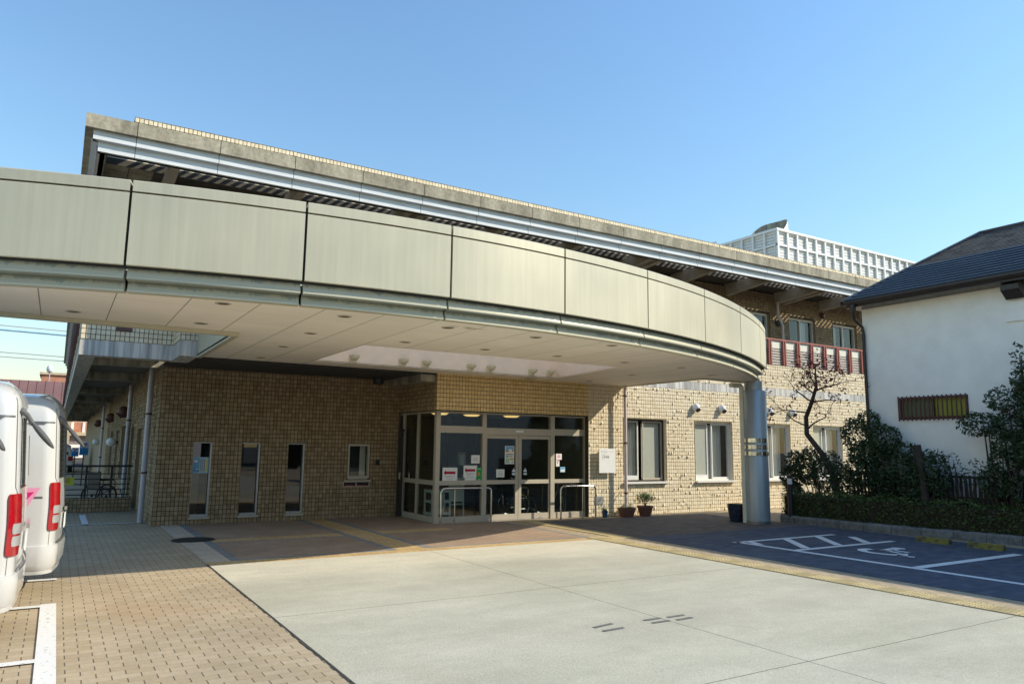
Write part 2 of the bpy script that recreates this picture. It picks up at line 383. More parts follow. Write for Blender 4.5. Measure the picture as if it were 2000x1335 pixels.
    j = n.math('MAXIMUM', jl(x[0], 5.07, .006), n.math('MAXIMUM', jl(x[1], 7.25, .006), jl(x[1], 3.85, .006))); c = n.mix(n.math('MULTIPLY', j, .75), c, (.08, .075, .06))
    n.base(c).rough(.9).spec(.2).bump(n.math('ADD', sp, sp2), .004, .7); M['slab'] = n.m
    simple('slab_edge', (.06, .058, .05), .9, var=.2)
    n = N('asphalt'); c = n.mul((.055, .055, .057), n.remap(n.noise(60, 4), .3, .7, .7, 1.4)); n.base(c).rough(.9).spec(.25).bump(n.noise(90, 3), .004); M['asphalt'] = n.m
    n = N('road_paint'); wv = n.remap(n.noise(22, 6, .7), .32, .42); c = n.mix(wv, (.30, .27, .22), (.74, .74, .72)); n.base(c).rough(.7).spec(.3); M['road_paint'] = n.m
    n = N('tactile'); x = n.xyz(); fu = n.math('FRACT', n.math('DIVIDE', x[1], .3)); j = n.math('LESS_THAN', fu, .02)
    c = n.mul((.54, .43, .225), n.remap(n.noise(5, 5), .3, .7, .85, 1.12)); c = n.mix(n.math('MULTIPLY', j, .6), c, (.2, .15, .08)); n.base(c).rough(.75).spec(.3); M['tactile'] = n.m
    simple('iron', (.03, .03, .03), .6, metal=.4, var=.2)
    simple('patch_dark', (.16, .16, .15), .9, var=.25, nscale=30)
    simple('terracotta', (.17, .075, .05), .75, var=.15)
    simple('blue_glaze', (.03, .075, .15), .2, var=.15, coat=.5)
    simple('dark_pot', (.02, .03, .05), .3, var=.15, coat=.3)
    simple('soil', (.05, .035, .025), .95, var=.3)
    for nm, a, b in (('leaf_bush', (.07, .13, .025), (.12, .18, .045)), ('leaf_dark', (.026, .05, .022), (.055, .082, .035)), ('leaf_hedge', (.04, .07, .016), (.085, .115, .03)), ('leaf_red', (.22, .02, .02), (.10, .02, .025)), ('leaf_far', (.04, .07, .025), (.07, .10, .04))):
        n = N(nm); c = n.mix(n.attr(), a, b); n.base(c).rough(.5).spec(.35); M[nm] = n.m
        try: n.p.inputs['Subsurface Weight'].default_value = 0
        except Exception: pass
    simple('beam_lit_concrete', (.46, .42, .34), .85, var=.2, nscale=3); simple('eave_dark', (.085, .078, .066), .9, var=.2, nscale=3)  # beam colour is paler, holding bounce light on the undersides
    simple('bark', (.055, .042, .032), .9, var=.3, nscale=12, bump=.01)
    simple('fence_white', (.62, .62, .60), .6, var=.08)
    simple('fence_brown', (.022, .018, .016), .6, var=.15)
    n = N('curb_stone'); x = n.xyz(); f = n.math('FRACT', n.math('DIVIDE', x[1], .55)); c = n.mul((.17, .165, .155), n.remap(n.noise(9, 6, .7), .3, .7, .55, 1.35)); c = n.mix(n.math('LESS_THAN', f, .02), c, (.05, .05, .045)); n.base(c).rough(.9).bump(n.noise(18, 5), .02); M['curb_stone'] = n.m
    n = N('stop_yellow'); c = n.mix(n.remap(n.noise(12, 6, .7), .45, .62), (.20, .165, .025), (.06, .055, .04)); n.base(c).rough(.8); M['stop_yellow'] = n.m
    simple('paper', (.80, .80, .76), .7, var=.03)
    simple('ink_blue', (.05, .10, .18), .7, var=0); simple('ink_grey', (.30, .30, .28), .7, var=0); simple('ink_dark', (.10, .11, .09), .7, var=0)
    simple('arrow_red', (.42, .008, .05), .6, var=.05); simple('poster_green', (.02, .32, .07), .6, var=.05); simple('poster_orange', (.62, .26, .05), .6, var=0)
    simple('poster_blue', (.16, .40, .62), .6, var=.15); simple('poster_pale', (.36, .56, .72), .6, var=.1); simple('poster_yellow', (.60, .56, .20), .6, var=0); simple('poster_mint', (.36, .58, .44), .6, var=0)
    simple('sign_red', (.62, .05, .06), .5, var=0); simple('sign_blue', (.02, .22, .50), .5, var=.05); simple('sticker_blue', (.10, .42, .75), .4, var=0); simple('sign_yellow', (.55, .55, .05), .6, var=.05)
    simple('sign_white', (.82, .82, .80), .45, var=.02)
    simple('metal_brown', (.11, .05, .045), .5, var=.15)
    n = N('seam_roof'); x = n.xyz(); f = n.math('FRACT', n.math('DIVIDE', x[0], .62)); c = n.mul((.20, .105, .09), n.remap(n.noise(.6, 4), .3, .7, .85, 1.15)); c = n.mix(n.math('LESS_THAN', f, .09), c, (.06, .03, .03)); n.base(c).rough(.5); M['seam_roof'] = n.m
    simple('far_wall', (.55, .44, .31), .85, var=.15, nscale=1.5); simple('far_orange', (.50, .22, .14), .85, var=.2, nscale=2); simple('far_grey', (.20, .18, .19), .85, var=.15); simple('far_brown', (.10, .085, .07), .85, var=.2, nscale=1.2)
    simple('white_plastic', (.75, .76, .74), .4, var=.03); simple('easel_white', (.74, .76, .70), .4, var=.03)
    n = N('warm_lamp'); n.p.inputs['Emission Color'].default_value = (1, .62, .22, 1); n.p.inputs['Emission Strength'].default_value = 0.9; n.base((.8, .7, .5)); M['warm_lamp'] = n.m
    n = N('window_yellow'); x = n.xyz(); n.base(n.mul((.34, .36, .05), n.remap(n.noise(4, 3), .3, .7, .8, 1.15))).rough(.35); M['window_yellow'] = n.m
    n = N('window_olive'); n.base((.14, .16, .09)).rough(.35); M['window_olive'] = n.m
    simple('globe_white', (.74, .75, .76), .3, var=.02)
    simple('wood_brown', (.14, .07, .04), .6, var=.2)
mk_materials()

# ================================================================ ground
def sheet(name, pts, z, mat, kind='structure'):
    mb = MB(); mb.face([(p[0], p[1], z) for p in pts]); o = mb.build(name, mat); struct(o, kind); return o
def rect(x0, x1, y0, y1): return [(x0, y0), (x1, y0), (x1, y1), (x0, y1)]
sheet('ground', rect(-400, 400, -400, 400), -.012, M['asphalt'])
sheet('brick_paving', rect(-16, 18, -26, 60), -.004, M['brick_paving'])
mb = MB(); mb.box(1.87, 8.3, -25, 10.65, -.05, .004); struct(mb.build('concrete_slab', M['slab']))
mb = MB(); random.seed(3)                        # dark open joint along the slab's left edge
y = -6
while y < 10.6:
    w = random.uniform(.006, .02); mb.face([(1.868 - w, y, .0015), (1.872, y, .0015), (1.872, y + .31, .0015), (1.868 - w * random.uniform(.5, 1.4), y + .31, .0015)]); y += .3
struct(mb.build('paving_joint', M['slab_edge']))
# coloured brick bands in front of the doors
def bands(name, rects, mat, z):
    mb = MB()
    for r in rects: mb.box(*r, z - .01, z)
    struct(mb.build(name, mat))
bands('paving_band', [(1.872, 8.3, 10.655, 10.95)], M['brick_gold'], .003)
bands('paving_band', [(1.875, 2.2, 10.955, 16.2), ], M['brick_pale'], .003)
bands('paving_band', [(2.205, 2.33, 10.955, 16.2), (2.335, 4.55, 10.955, 11.06), (4.555, 4.68, 10.955, 16.2), (5.16, 5.28, 10.955, 16.2), (5.285, 8.35, 10.955, 11.06), (2.335, 4.55, 13.02, 13.1), (5.285, 6.8, 13.02, 13.1), (8.35, 8.45, 10.955, 14.1)], M['brick_blue'], .003)
bands('paving_band', [(4.685, 5.155, 10.955, 16.2), (2.335, 4.55, 13.105, 13.5), (5.285, 6.78, 13.105, 13.5)], M['brick_gold'], .003)
bands('paving_band', [(2.335, 4.55, 11.065, 13.015), (2.335, 4.55, 13.505, 16.2), (5.285, 8.345, 11.065, 13.015), (5.285, 6.78, 13.505, 16.2), (6.785, 8.345, 13.02, 14.14)], M['brick_red'], .003)
bands('paving_band', [(9.2, 14.2, 1, 10.6)], M['brick_shade_blue'], .003)  # blue-dark paver colour holds the shade of the white house
bands('paving_band', [(9.2, 14.2, 10.605, 13.75)], M['brick_shade_brown'], .003)  # browner pavers, darkened in colour for the same shade
# tactile strip: flat yellow blocks with raised domes
mb = MB(); mb.box(8.36, 8.66, -6, 10.95, -.01, .008); mb.box(8.66, 9.16, 10.6, 10.9, -.01, .008); mb.box(8.86, 9.16, 10.9, 14.1, -.01, .008)
tp = mb.build('tactile_paving', M['tactile']); struct(tp)
mb = MB()
def dome(x, y):
    mb.lathe(x, y, [(.013, .008), (.010, .013), (.001, .0145)], n=6)
y = 2.0; k = 0
while y < 10.9:
    k = floor(y / .3)
    if k % 2 == 0 or y > 10.5:
        for i in range(5): dome(8.39 + i * .06, y)
    y += .06
for i in range(4):
    for j in range(8): dome(8.7 + j * .06, 10.65 + i * .06)
y = 10.95
while y < 13.9:
    for i in range(4): dome(8.9 + i * .07, y)
    y += .06
for xx in (8.40, 8.47, 8.54, 8.61):
    for k in range(7, 36, 2): mb.box(xx, xx + .02, k * .3 + .02, k * .3 + .28, .008, .012)
struct(mb.build('tactile_domes', M['tactile']))
# painted parking lines (raised 8 mm)
def marking(name, polys, z=.008):
    mb = MB()
    for p in polys: mb.face([(a, b, z) for a, b in p])
    struct(mb.build(name, M['road_paint']))
def seg(a, b, w):
    a = Vector(a); b = Vector(b); d = (b - a).normalized(); n = Vector((-d.y, d.x)) * w / 2
    return [tuple(a + n), tuple(b + n), tuple(b - n), tuple(a - n)]
marking('parking_line', [seg((10.36, 9.25), (10.36, 1.0), .13), seg((10.44, 6.08), (13.33, 6.08), .15), seg((10.42, 8.05), (13.13, 8.05), .12), seg((10.26, 9.21), (13.05, 9.21), .12)])
marking('parking_line', [seg((10.58, 9.14), (10.44, 8.80), .14), seg((11.55, 9.14), (10.75, 8.11), .15), seg((12.45, 9.14), (11.62, 8.11), .15), seg((13.0, 8.80), (12.42, 8.11), .15)], .012)
marking('parking_line', [seg((.067, 8.88), (.067, 1.0), .135), seg((-6, 8.79), (0.0, 8.79), .11), seg((-6, 6.66), (0.0, 6.66), .11), seg((-6, 10.42), (.14, 10.42), .12), seg((-6, 4.5), (0.0, 4.5), .11)])
marking('parking_line', [seg((.62, 16.95), (.62, 19.2), .12), seg((-6, 16.95), (1.7, 16.95), .09)])
# wheelchair symbol, read by a driver entering from the left
def wc():
    P = []
    def t(u, v): return (11.1 + .62 * v + .12, 7.66 - .80 * u)          # u across the bay, v up the symbol
    def s(a, b, w): P.append([t(*q) for q in seg(a, b, w)])
    n = 22; c = (.52, .52)
    arc = []
    for r in (.53, .34):
        arc.append([t(c[0] + r * cos(a), c[1] + r * sin(a) * 1.0) for a in [radians(150 + 190 * i / n) for i in range(n + 1)]])
    for i in range(n): P.append([arc[0][i], arc[0][i + 1], arc[1][i + 1], arc[1][i]])
    s((.34, 1.38), (.42, .70), .22); s((.32, .78), (.88, .70), .19); s((.80, .76), (1.04, .20), .2); s((.96, .20), (1.24, .31), .17); s((.38, 1.08), (.80, 1.02), .15)
    P.append([t(.33 + .15 * cos(2 * pi * i / 16), 1.56 + .15 * sin(2 * pi * i / 16)) for i in range(16)])
    return P
marking('wheelchair_marking', wc(), .012)
# loose dark repair strokes on the slab
def gp(u, v):
    d = r2 * (u - 1000) - u2 * (v - 667.5) + fwd * F_PX; t = -1.6 / d.z; return (d.x * t, d.y * t)
mb = MB()
for a, b in (((1160, 1226), (1196, 1218)), ((1178, 1233), (1218, 1226)), ((1258, 1212), (1290, 1207)), ((1274, 1217), (1308, 1212)), ((1304, 1206), (1336, 1201)), ((1322, 1211), (1352, 1206))):
    A, B = gp(*a), gp(*b); mb.face([(p[0], p[1], .0085) for p in seg(A, B, .045)])
struct(mb.build('repair_marks', M['patch_dark']))
mb = MB(); mb.lathe(2.1, 13.6, [(.0, .012), (.33, .012), (.35, .002)], n=32); tag(mb.build('manhole_cover', M['iron'], loc=(0, 0, 0)), 'round dark iron manhole cover set in the brick paving', 'manhole cover')

# ================================================================ building
B = thing('care_building', 'long two storey tan tiled building with a deep louvred roof edge', 'building', (7, 16.2, 0)); KEEP_WORLD.add(B.name)
PITCH_T = .0915; PITCH_U = .0765
def tile_wall(name, o, u, v, nrm, w, h, holes=(), rough=.15, parent=None, mat='tile', depth=.02, hi=True, seed=1, pitch=PITCH_T, joint='joint'):
    """o origin at lower left, u across, v up, nrm outwards; tiles are little split-face blocks"""
    R = random.Random(seed); o = Vector(o); u = Vector(u); v = Vector(v); nrm = Vector(nrm); mb = MB()
    P = lambda a, b, d: o + u * a + v * b + nrm * d
    us = sorted({0, w, *[q for hh in holes for q in hh[:2] if 0 < q < w]}); vs = sorted({0, h, *[q for hh in holes for q in hh[2:] if 0 < q < h]})
    for i in range(len(us) - 1):
        for j in range(len(vs) - 1):
            cu, cv = (us[i] + us[i + 1]) / 2, (vs[j] + vs[j + 1]) / 2
            if any(a < cu < b and c < cv < d for a, b, c, d in holes): continue
            mb.face([P(us[i], vs[j], 0), P(us[i + 1], vs[j], 0), P(us[i + 1], vs[j + 1], 0), P(us[i], vs[j + 1], 0)], 1)
    for a, b, c, d in holes:                      # reveals
        for q in (((a, c), (a, d)), ((b, d), (b, c)), ((b, c), (a, c)), ((a, d), (b, d))):
            mb.face([P(*q[0], .012), P(*q[1], .012), P(*q[1], -.16), P(*q[0], -.16)], 0, .5)
    g = .0058; pu = pitch * PITCH_U / PITCH_T if pitch < .1 else pitch; nu = int(math.ceil(w / pu)); nv = int(math.ceil(h / pitch))
    for i in range(nu):
        for j in range(nv):
            a0, a1, b0, b1 = i * pu + g, min((i + 1) * pu, w) - g, j * pitch + g, min((j + 1) * pitch, h) - g
            if a1 - a0 < .015 or b1 - b0 < .015: continue
            skip = False
            for a, b, c, d in holes:
                if a0 < b and a1 > a and b0 < d and b1 > c:
                    cu, cv = (a0 + a1) / 2, (b0 + b1) / 2
                    if a - .002 < cu < b + .002 and c - .002 < cv < d + .002: skip = True; break
                    if cu < a: a1 = a
                    elif cu > b: a0 = b
                    elif cv < c: b1 = c
                    else: b0 = d
            if skip or a1 - a0 < .012 or b1 - b0 < .012: continue
            t = R.random(); bd = .011 + R.uniform(0, .004); rg = R.random() < rough
            if hi:
                H = [[bd + R.uniform(0, .003) for _ in range(3)] for _ in range(3)]
                if rg:
                    ci, cj = R.choice((0, 0, 1, 2)), R.choice((0, 1, 1, 2)); amp = R.uniform(.012, depth)
                    for ii in range(3):
                        for jj in range(3):
                            dd = abs(ii - ci) + abs(jj - cj); H[ii][jj] += amp * (1, .38, .08, 0, 0)[dd] * R.uniform(.7, 1.1)
                n = len(mb.v); A = (a0, (a0 + a1) / 2, a1); Bv = (b0, (b0 + b1) / 2, b1)
                for ii in range(3):
                    for jj in range(3): mb.v.append(tuple(P(A[ii], Bv[jj], H[ii][jj])))
                ring = [(0, 0), (1, 0), (2, 0), (2, 1), (2, 2), (1, 2), (0, 2), (0, 1)]
                for ii, jj in ring: mb.v.append(tuple(P(A[ii], Bv[jj], -.002)))
                for ii in range(2):
                    for jj in range(2): mb.f.append((n + ii * 3 + jj, n + ii * 3 + 3 + jj, n + ii * 3 + 4 + jj, n + ii * 3 + 1 + jj)); mb.mi.append(0); mb.c.append(t)
                for q in range(8):
                    i1, j1 = ring[q]; i2, j2 = ring[(q + 1) % 8]
                    mb.f.append((n + i1 * 3 + j1, n + 9 + q, n + 9 + (q + 1) % 8, n + i2 * 3 + j2)); mb.mi.append(0); mb.c.append(t)
            else:
                hs = [bd + (R.uniform(0, .012) if rg else R.uniform(0, .002)) for _ in range(4)]; n = len(mb.v)
                cs = ((a0, b0), (a1, b0), (a1, b1), (a0, b1))
                for q, (aa, bb) in enumerate(cs): mb.v.append(tuple(P(aa, bb, hs[q])))
                for aa, bb in cs: mb.v.append(tuple(P(aa, bb, -.002)))
                mb.f.append((n, n + 1, n + 2, n + 3)); mb.mi.append(0); mb.c.append(t)
                for q in range(4): mb.f.append((n + q, n + 4 + q, n + 4 + (q + 1) % 4, n + (q + 1) % 4)); mb.mi.append(0); mb.c.append(t)
    return mb.build(name, [M[mat], M[joint]], parent)

XP, YP, ZP = (1, 0, 0), (0, 1, 0), (0, 0, 1); XN, YN = (-1, 0, 0), (0, -1, 0)
# left entrance wall, facing the forecourt, with three slots and a hatch window
SL = [(2.38, 2.74), (3.33, 3.70), (4.29, 4.65)]
holes = [(a - 1.72, b - 1.72, .14, 1.64) for a, b in SL] + [(5.63 - 1.72, 6.14 - 1.72, .83, 1.64), (5.55 - 1.72, 6.15 - 1.72, .69, .79)]
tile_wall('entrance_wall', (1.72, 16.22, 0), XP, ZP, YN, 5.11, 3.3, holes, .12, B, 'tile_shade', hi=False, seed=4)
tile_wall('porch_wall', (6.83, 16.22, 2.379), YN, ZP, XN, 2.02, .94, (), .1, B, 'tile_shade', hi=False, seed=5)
tile_wall('porch_wall', (6.83, 14.2, 2.379), XP, ZP, YN, 4.0545, .94, (), .06, B, 'tile_porch_bounce', hi=False, seed=6)
# right hand wall with its row of windows
WX = [11.97 + 2.46 * k for k in range(5)]
X0W = 10.8845; holes = [(x - X0W, x + 1.40 - X0W, .80, 2.36) for x in WX]
tile_wall('window_wall', (X0W, 14.2, 0), XP, ZP, YN, 13.2, 3.19, holes, .16, B, 'tile', depth=.042, seed=7, joint='joint_lit')
mb = MB(); mb.box(11.95, 24.1, 14.185, 14.45, 3.19, 3.40); mb.build('concrete_band', M['band_concrete'], B)
tile_wall('balcony_wall', (11.95, 14.2, 3.40), XP, ZP, YN, 12.15, .69, (), .19, B, 'tile', depth=.042, seed=8, joint='joint_lit')
mb = MB(); mb.box(10.87, 10.884, 14.21, 14.4, 0, 2.37); mb.build('jamb', M['dark_frame'], B)
# left flank under the side balcony
SW = [(19.6, 20.6, .02, 1.95), (21.6, 22.5, .2, 2.0), (23.2, 25.9, .55, 2.1), (27.3, 28.3, .5, 2.0), (30, 31.2, .5, 2.0)]
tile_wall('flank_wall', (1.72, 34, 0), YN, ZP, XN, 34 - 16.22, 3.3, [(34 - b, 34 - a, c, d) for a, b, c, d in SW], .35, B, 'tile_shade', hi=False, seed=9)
mb = MB(); mb.box(1.72, 2.0, 34.0, 60, 0, 3.3); mb.build('flank_wall', M['tile_shade'], B)
for a, b, c, d in SW:
    fr = MB(); x = 1.84
    fr.box(x, x + .05, a, a + .05, c, d); fr.box(x, x + .05, b - .05, b, c, d); fr.box(x, x + .05, a + .05, b - .05, d - .05, d); fr.box(x, x + .05, a + .05, b - .05, c, c + .05)
    for k in range(1, int((b - a) / .6)): fr.box(x, x + .05, a + k * .62, a + k * .62 + .05, c + .05, d - .05)
    w = fr.build('window', M['alu_silver'], B); g = MB(); g.face([(x + .03, a, c), (x + .03, b, c), (x + .03, b, d), (x + .03, a, d)]); g.build('pane', M['glass_dark'], w)
    cu = MB(); cu.face([(x + .2, a + .05, c), (x + .2, b - .1, c), (x + .2, b - .1, d), (x + .2, a + .05, d)]); cu.build('curtain', M['curtain'], w)
# dark room behind the flank and entrance walls
mb = MB(); mb.box(2.6, 6.6, 16.6, 16.7, 0, 3.2); mb.box(2.3, 2.35, 17.0, 34, 0, 3.2); mb.build('room_partition', M['room_dark'], B)
# slots
for a, b in SL:
    fr = MB(); y0, y1 = 16.20, 16.25
    fr.box(b - .035, b, y0 + .02, y1 + .1, .14, 1.64); fr.box(a, a + .012, y0 + .06, y1 + .1, .14, 1.64); fr.box(a + .012, b - .035, y0 + .04, y1 + .1, 1.615, 1.64); fr.box(a + .012, b - .035, y0 + .0, y1 + .1, .14, .19)
    w = fr.build('window', M['alu_silver'], B)
    MB().box(a - .02, b + .02, 16.165, 16.215, .10, .135).build('sill', M['alu_bronze'], w)
    g = MB(); g.face([(a, 16.29, .14), (b, 16.29, .14), (b, 16.29, 1.64), (a, 16.29, 1.64)]); g.build('pane', M['glass_dark'], w)
fr = MB(); a, b = 5.63, 6.14
fr.box(a, a + .035, 16.2, 16.3, .87, 1.64); fr.box(b - .035, b, 16.2, 16.3, .87, 1.64); fr.box(a + .035, b - .035, 16.2, 16.3, 1.595, 1.64); fr.box(a + .035, b - .035, 16.2, 16.3, .87, .925); fr.box(a + .035, b - .035, 16.22, 16.3, .845, .865)
w = fr.build('window', M['alu_bronze'], B); g = MB(); g.face([(a, 16.27, .87), (b, 16.27, .87), (b, 16.27, 1.64), (a, 16.27, 1.64)]); g.build('pane', M['glass'], w)
MB().box(a - .08, b + .03, 16.13, 16.21, .80, .835).build('sill', M['alu_bronze'], w)
c = MB(); c.face([(5.98, 16.42, .85), (6.12, 16.42, .85), (6.12, 16.42, 1.63), (5.98, 16.42, 1.63)]); c.build('curtain', M['blind'], w)
ms = MB(); ms.box(5.54, 6.16, 16.19, 16.30, .785, .80); ms.box(5.54, 6.16, 16.19, 16.30, .685, .70); ms.box(5.54, 5.555, 16.19, 16.3, .70, .785); ms.box(5.84, 5.855, 16.19, 16.3, .70, .785); ms.box(6.145, 6.16, 16.19, 16.3, .70, .785)
mo = ms.build('letter_slot', M['alu_bronze'], B); MB().box(5.555, 5.84, 16.255, 16.28, .70, .785).build('flap', M['black_paint'], mo); MB().box(5.855, 6.145, 16.255, 16.28, .70, .785).build('flap', M['black_paint'], mo)
for x in (5.7, 6.0): MB().box(x - .09, x + .09, 16.24, 16.254, .705, .72).build('slot_label', M['sign_red'], mo)
MB().box(6.29, 6.38, 16.185, 16.21, 1.16, 1.29).build('intercom', M['black_paint'], B)

# ground floor windows on the sunlit wall
for k, x in enumerate(WX):
    z0, z1, yf = .80, 2.36, 14.275; fr = MB()
    fr.box(x, x + .035, yf - .02, yf + .1, z0, z1); fr.box(x + 1.365, x + 1.40, yf - .02, yf + .1, z0, z1); fr.box(x + .035, x + 1.365, yf - .02, yf + .1, z1 - .04, z1); fr.box(x + .035, x + 1.365, yf - .02, yf + .1, z0, z0 + .04)
    w = fr.build('window', M['dark_frame'] if k == 0 else M['alu_white'], B)
    MB().box(x - .02, x + 1.43, 14.10, 14.28, z0 - .045, z0 - .002).build('sill', M['alu_white'], w)
    dark_first = (k == 0)
    spans = [(x + .04, x + .60, yf + .05, z0 + .04), (x + .70, x + 1.36, yf + .0, z0 + .04)]
    for q, (a, b, yy, zb) in enumerate(spans):
        sh = MB(); mt = M['alu_white']
        sh.box(a, a + .035, yy, yy + .03, zb, z1 - .045); sh.box(b - .035, b, yy, yy + .03, zb, z1 - .045); sh.box(a + .035, b - .035, yy, yy + .03, zb, zb + (.11 if q == 0 else .05)); sh.box(a + .035, b - .035, yy, yy + .03, z1 - .085, z1 - .045)
        so = sh.build('sash', mt if not (k == 0 and q == 1) else M['alu_bronze'], w)
    g = MB(); yy = yf + .032
    for a, b, y2, zb in spans: g.face([(a + .03, y2 + .015, zb), (b - .03, y2 + .015, zb), (b - .03, y2 + .015, z1 - .06), (a + .03, y2 + .015, z1 - .06)])
    g.build('pane', M['glass'], w)
    cu = MB(); R = random.Random(k); y2 = yf + .13
    a0, a1 = (x + .05, x + .58) if k == 0 else ((x + .72, x + 1.2) if k == 1 else (x + .55, x + 1.22))
    rows = []; n = 40
    for zz in (z0 + .05, z1 - .08): rows.append([(a0 + (a1 - a0) * i / n, y2 + .014 * sin(i * 1.3 + R.random() * .4), zz) for i in range(n + 1)])
    cu.grid(rows).build('curtain', M['curtain'], w, smooth=True)
    bl = MB(); a0, a1 = (x + .72, x + 1.30) if k == 0 else ((x + .04, x + .66) if k == 1 else (x + .04, x + .5)); bl.box(a0, a1, y2 - .06, y2 - .05, z0 + .06, z1 - .10); bl.build('blind', M['blind'], w)
MB().box(11.0, 24.1, 15.2, 15.25, 0, 3.1).build('room_partition', M['room_dark'], B)
MB().box(10.93, 24.1, 14.42, 16.2, 3.2, 3.38).build('floor_slab', M['concrete'], B)

# upper storey wall and windows, set back under the eave
UW = [(14.0 + 2.44 * k) for k in range(5)]; UX = [21.19 - 2.42 * 3 + 2.42 * k for k in range(5)]
uh = [(x - 2, x + 1.40 - 2, 4.2 - 3.4, 6.19 - 3.4) for x in UX]
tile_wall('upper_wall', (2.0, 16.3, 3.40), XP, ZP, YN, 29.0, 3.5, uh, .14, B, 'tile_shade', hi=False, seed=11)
for k, x in enumerate(UX):
    z0, z1, yf = 4.2, 6.19, 16.38; fr = MB()
    fr.box(x, x + .05, yf, yf + .1, z0, z1); fr.box(x + 1.35, x + 1.4, yf, yf + .1, z0, z1); fr.box(x + .05, x + 1.35, yf, yf + .1, z1 - .07, z1); fr.box(x + .05, x + 1.35, yf, yf + .1, z0, z0 + .05); fr.box(x + .66, x + .73, yf, yf + .06, z0 + .05, z1 - .07)
    w = fr.build('window', M['alu_white'], B)
    g = MB(); g.face([(x + .05, yf + .05, z0), (x + 1.35, yf + .05, z0), (x + 1.35, yf + .05, z1), (x + .05, yf + .05, z1)]); g.build('pane', M['glass'], w)
    cu = MB(); a0, a1 = (x + .68, x + 1.12) if k % 2 == 1 else (x + .04, x + .45)
    rows = [[(a0 + (a1 - a0) * i / 24, yf + .14 + .02 * sin(i * 1.5), zz) for i in range(25)] for zz in (z0, z1)]; cu.grid(rows).build('curtain', M['curtain'], w, smooth=True)
MB().box(2.0, 31, 17.4, 17.45, 3.4, 7.0).build('room_partition', M['room_dark'], B)
for x in (22.95,):                                                # small vent cowls by the windows
    v = MB(); v.lathe(x, 16.24, [(.09, .03), (.10, -.02), (.05, -.09), (0.0, -.10)], n=14, axis='y', cz=6.42); v.build('vent_cowl', M['metal_brown'], B, smooth=True)
v = MB(); v.lathe(20.55, 16.24, [(.10, .03), (.11, -.02), (.06, -.07), (0.0, -.08)], n=14, axis='y', cz=5.9); v.build('vent_cowl', M['dark_frame'], B, smooth=True)

# roof: concrete edge, two stepped silver bands, slatted eave, beams, tiled parapet
XR = 31.0
mb = MB(); mb.box(-.04, XR, 14.2, 14.5, 7.04, 7.29); mb.box(-.04, .24, 14.5, 60, 7.04, 7.29); mb.box(.24, XR, 14.5, 15.28, 6.96, 7.27); mb.box(.24, XR, 15.76, 60, 6.96, 7.27); mb.box(.24, .35, 15.28, 15.76, 6.96, 7.27); mb.build('roof_edge', M['roof_concrete'], B)
for (x0, y0, za, zb) in ((.09, 14.30, 6.87, 7.04), (.18, 14.39, 6.69, 6.87)):
    mb = MB(); prof = [(0, zb), (0, za + .09), (-.018, za + .075), (-.018, za), (.12, za)]
    rows = [[(XR, y0 + d, z) for d, z in prof], [(x0 + 0, y0 + d, z) for d, z in prof]]; mb.grid(rows)
    rows = [[(x0 + d, y0 + d, z) for d, z in prof], [(x0 + d, 60, z) for d, z in prof]]; mb.grid(rows)
    mb.build('fascia_band', M['silver_metal'], B)
mb = MB(); mb.box(.22, XR, 14.43, 14.52, 6.69, 7.03); mb.box(.22, .32, 14.52, 60, 6.69, 7.03); mb.build('fascia_backing', M['concrete'], B)
mb = MB(); x = 1.0
while x < XR - .1: mb.box(x, x + .055, 15.28, 15.75, 7.16, 7.215); x += .215
mb.build('eave_slats', M['concrete'], B)
MB().box(.36, XR, 15.748, 15.759, 7.10, 7.26).build('eave_lining', M['panel_cream'], B); MB().box(.36, XR, 15.75, 15.759, 6.965, 7.098).build('eave_lining', M['eave_dark'], B)  # pale upper strip, dark lower strip added to shorten the sunlit patches
mb = MB(); mb.box(1.2, XR, 14.53, 15.27, 6.945, 6.957); mb.box(1.2, XR, 15.77, 16.28, 6.945, 6.957); mb.build('eave_soffit', M['eave_dark'], B)
for k in range(-8, 5):
    x = 20.55 + 2.385 * k
    if x < .9: continue
    for dx in ((0, .34) if k % 3 == 0 else (0,)):
        mb = MB(); p = [(16.32, 6.56), (16.32, 6.97), (14.5, 6.97), (14.5, 6.74)]
        a, b = x + dx - .08, x + dx + .08
        mb.face([(a, y, z) for y, z in p]); mb.face([(b, y, z) for y, z in reversed(p)])
        for i in range(4):
            q, r = p[i], p[(i + 1) % 4]; mb.face([(a, *q), (b, *q), (b, *r), (a, *r)])
        mb.build('eave_beam', M['beam_lit_concrete'], B)
mb = MB(); mb.box(.73, XR, 14.62, 14.8, 7.28, 7.56); mb.box(.73, .92, 14.8, 60, 7.28, 7.56); mb.build('parapet_core', M['joint'], B)
tile_wall('parapet', (.73, 14.62, 7.275), XP, ZP, YN, XR - .73, .29, (), .3, B, 'tile', hi=False, seed=12, joint='joint_lit')
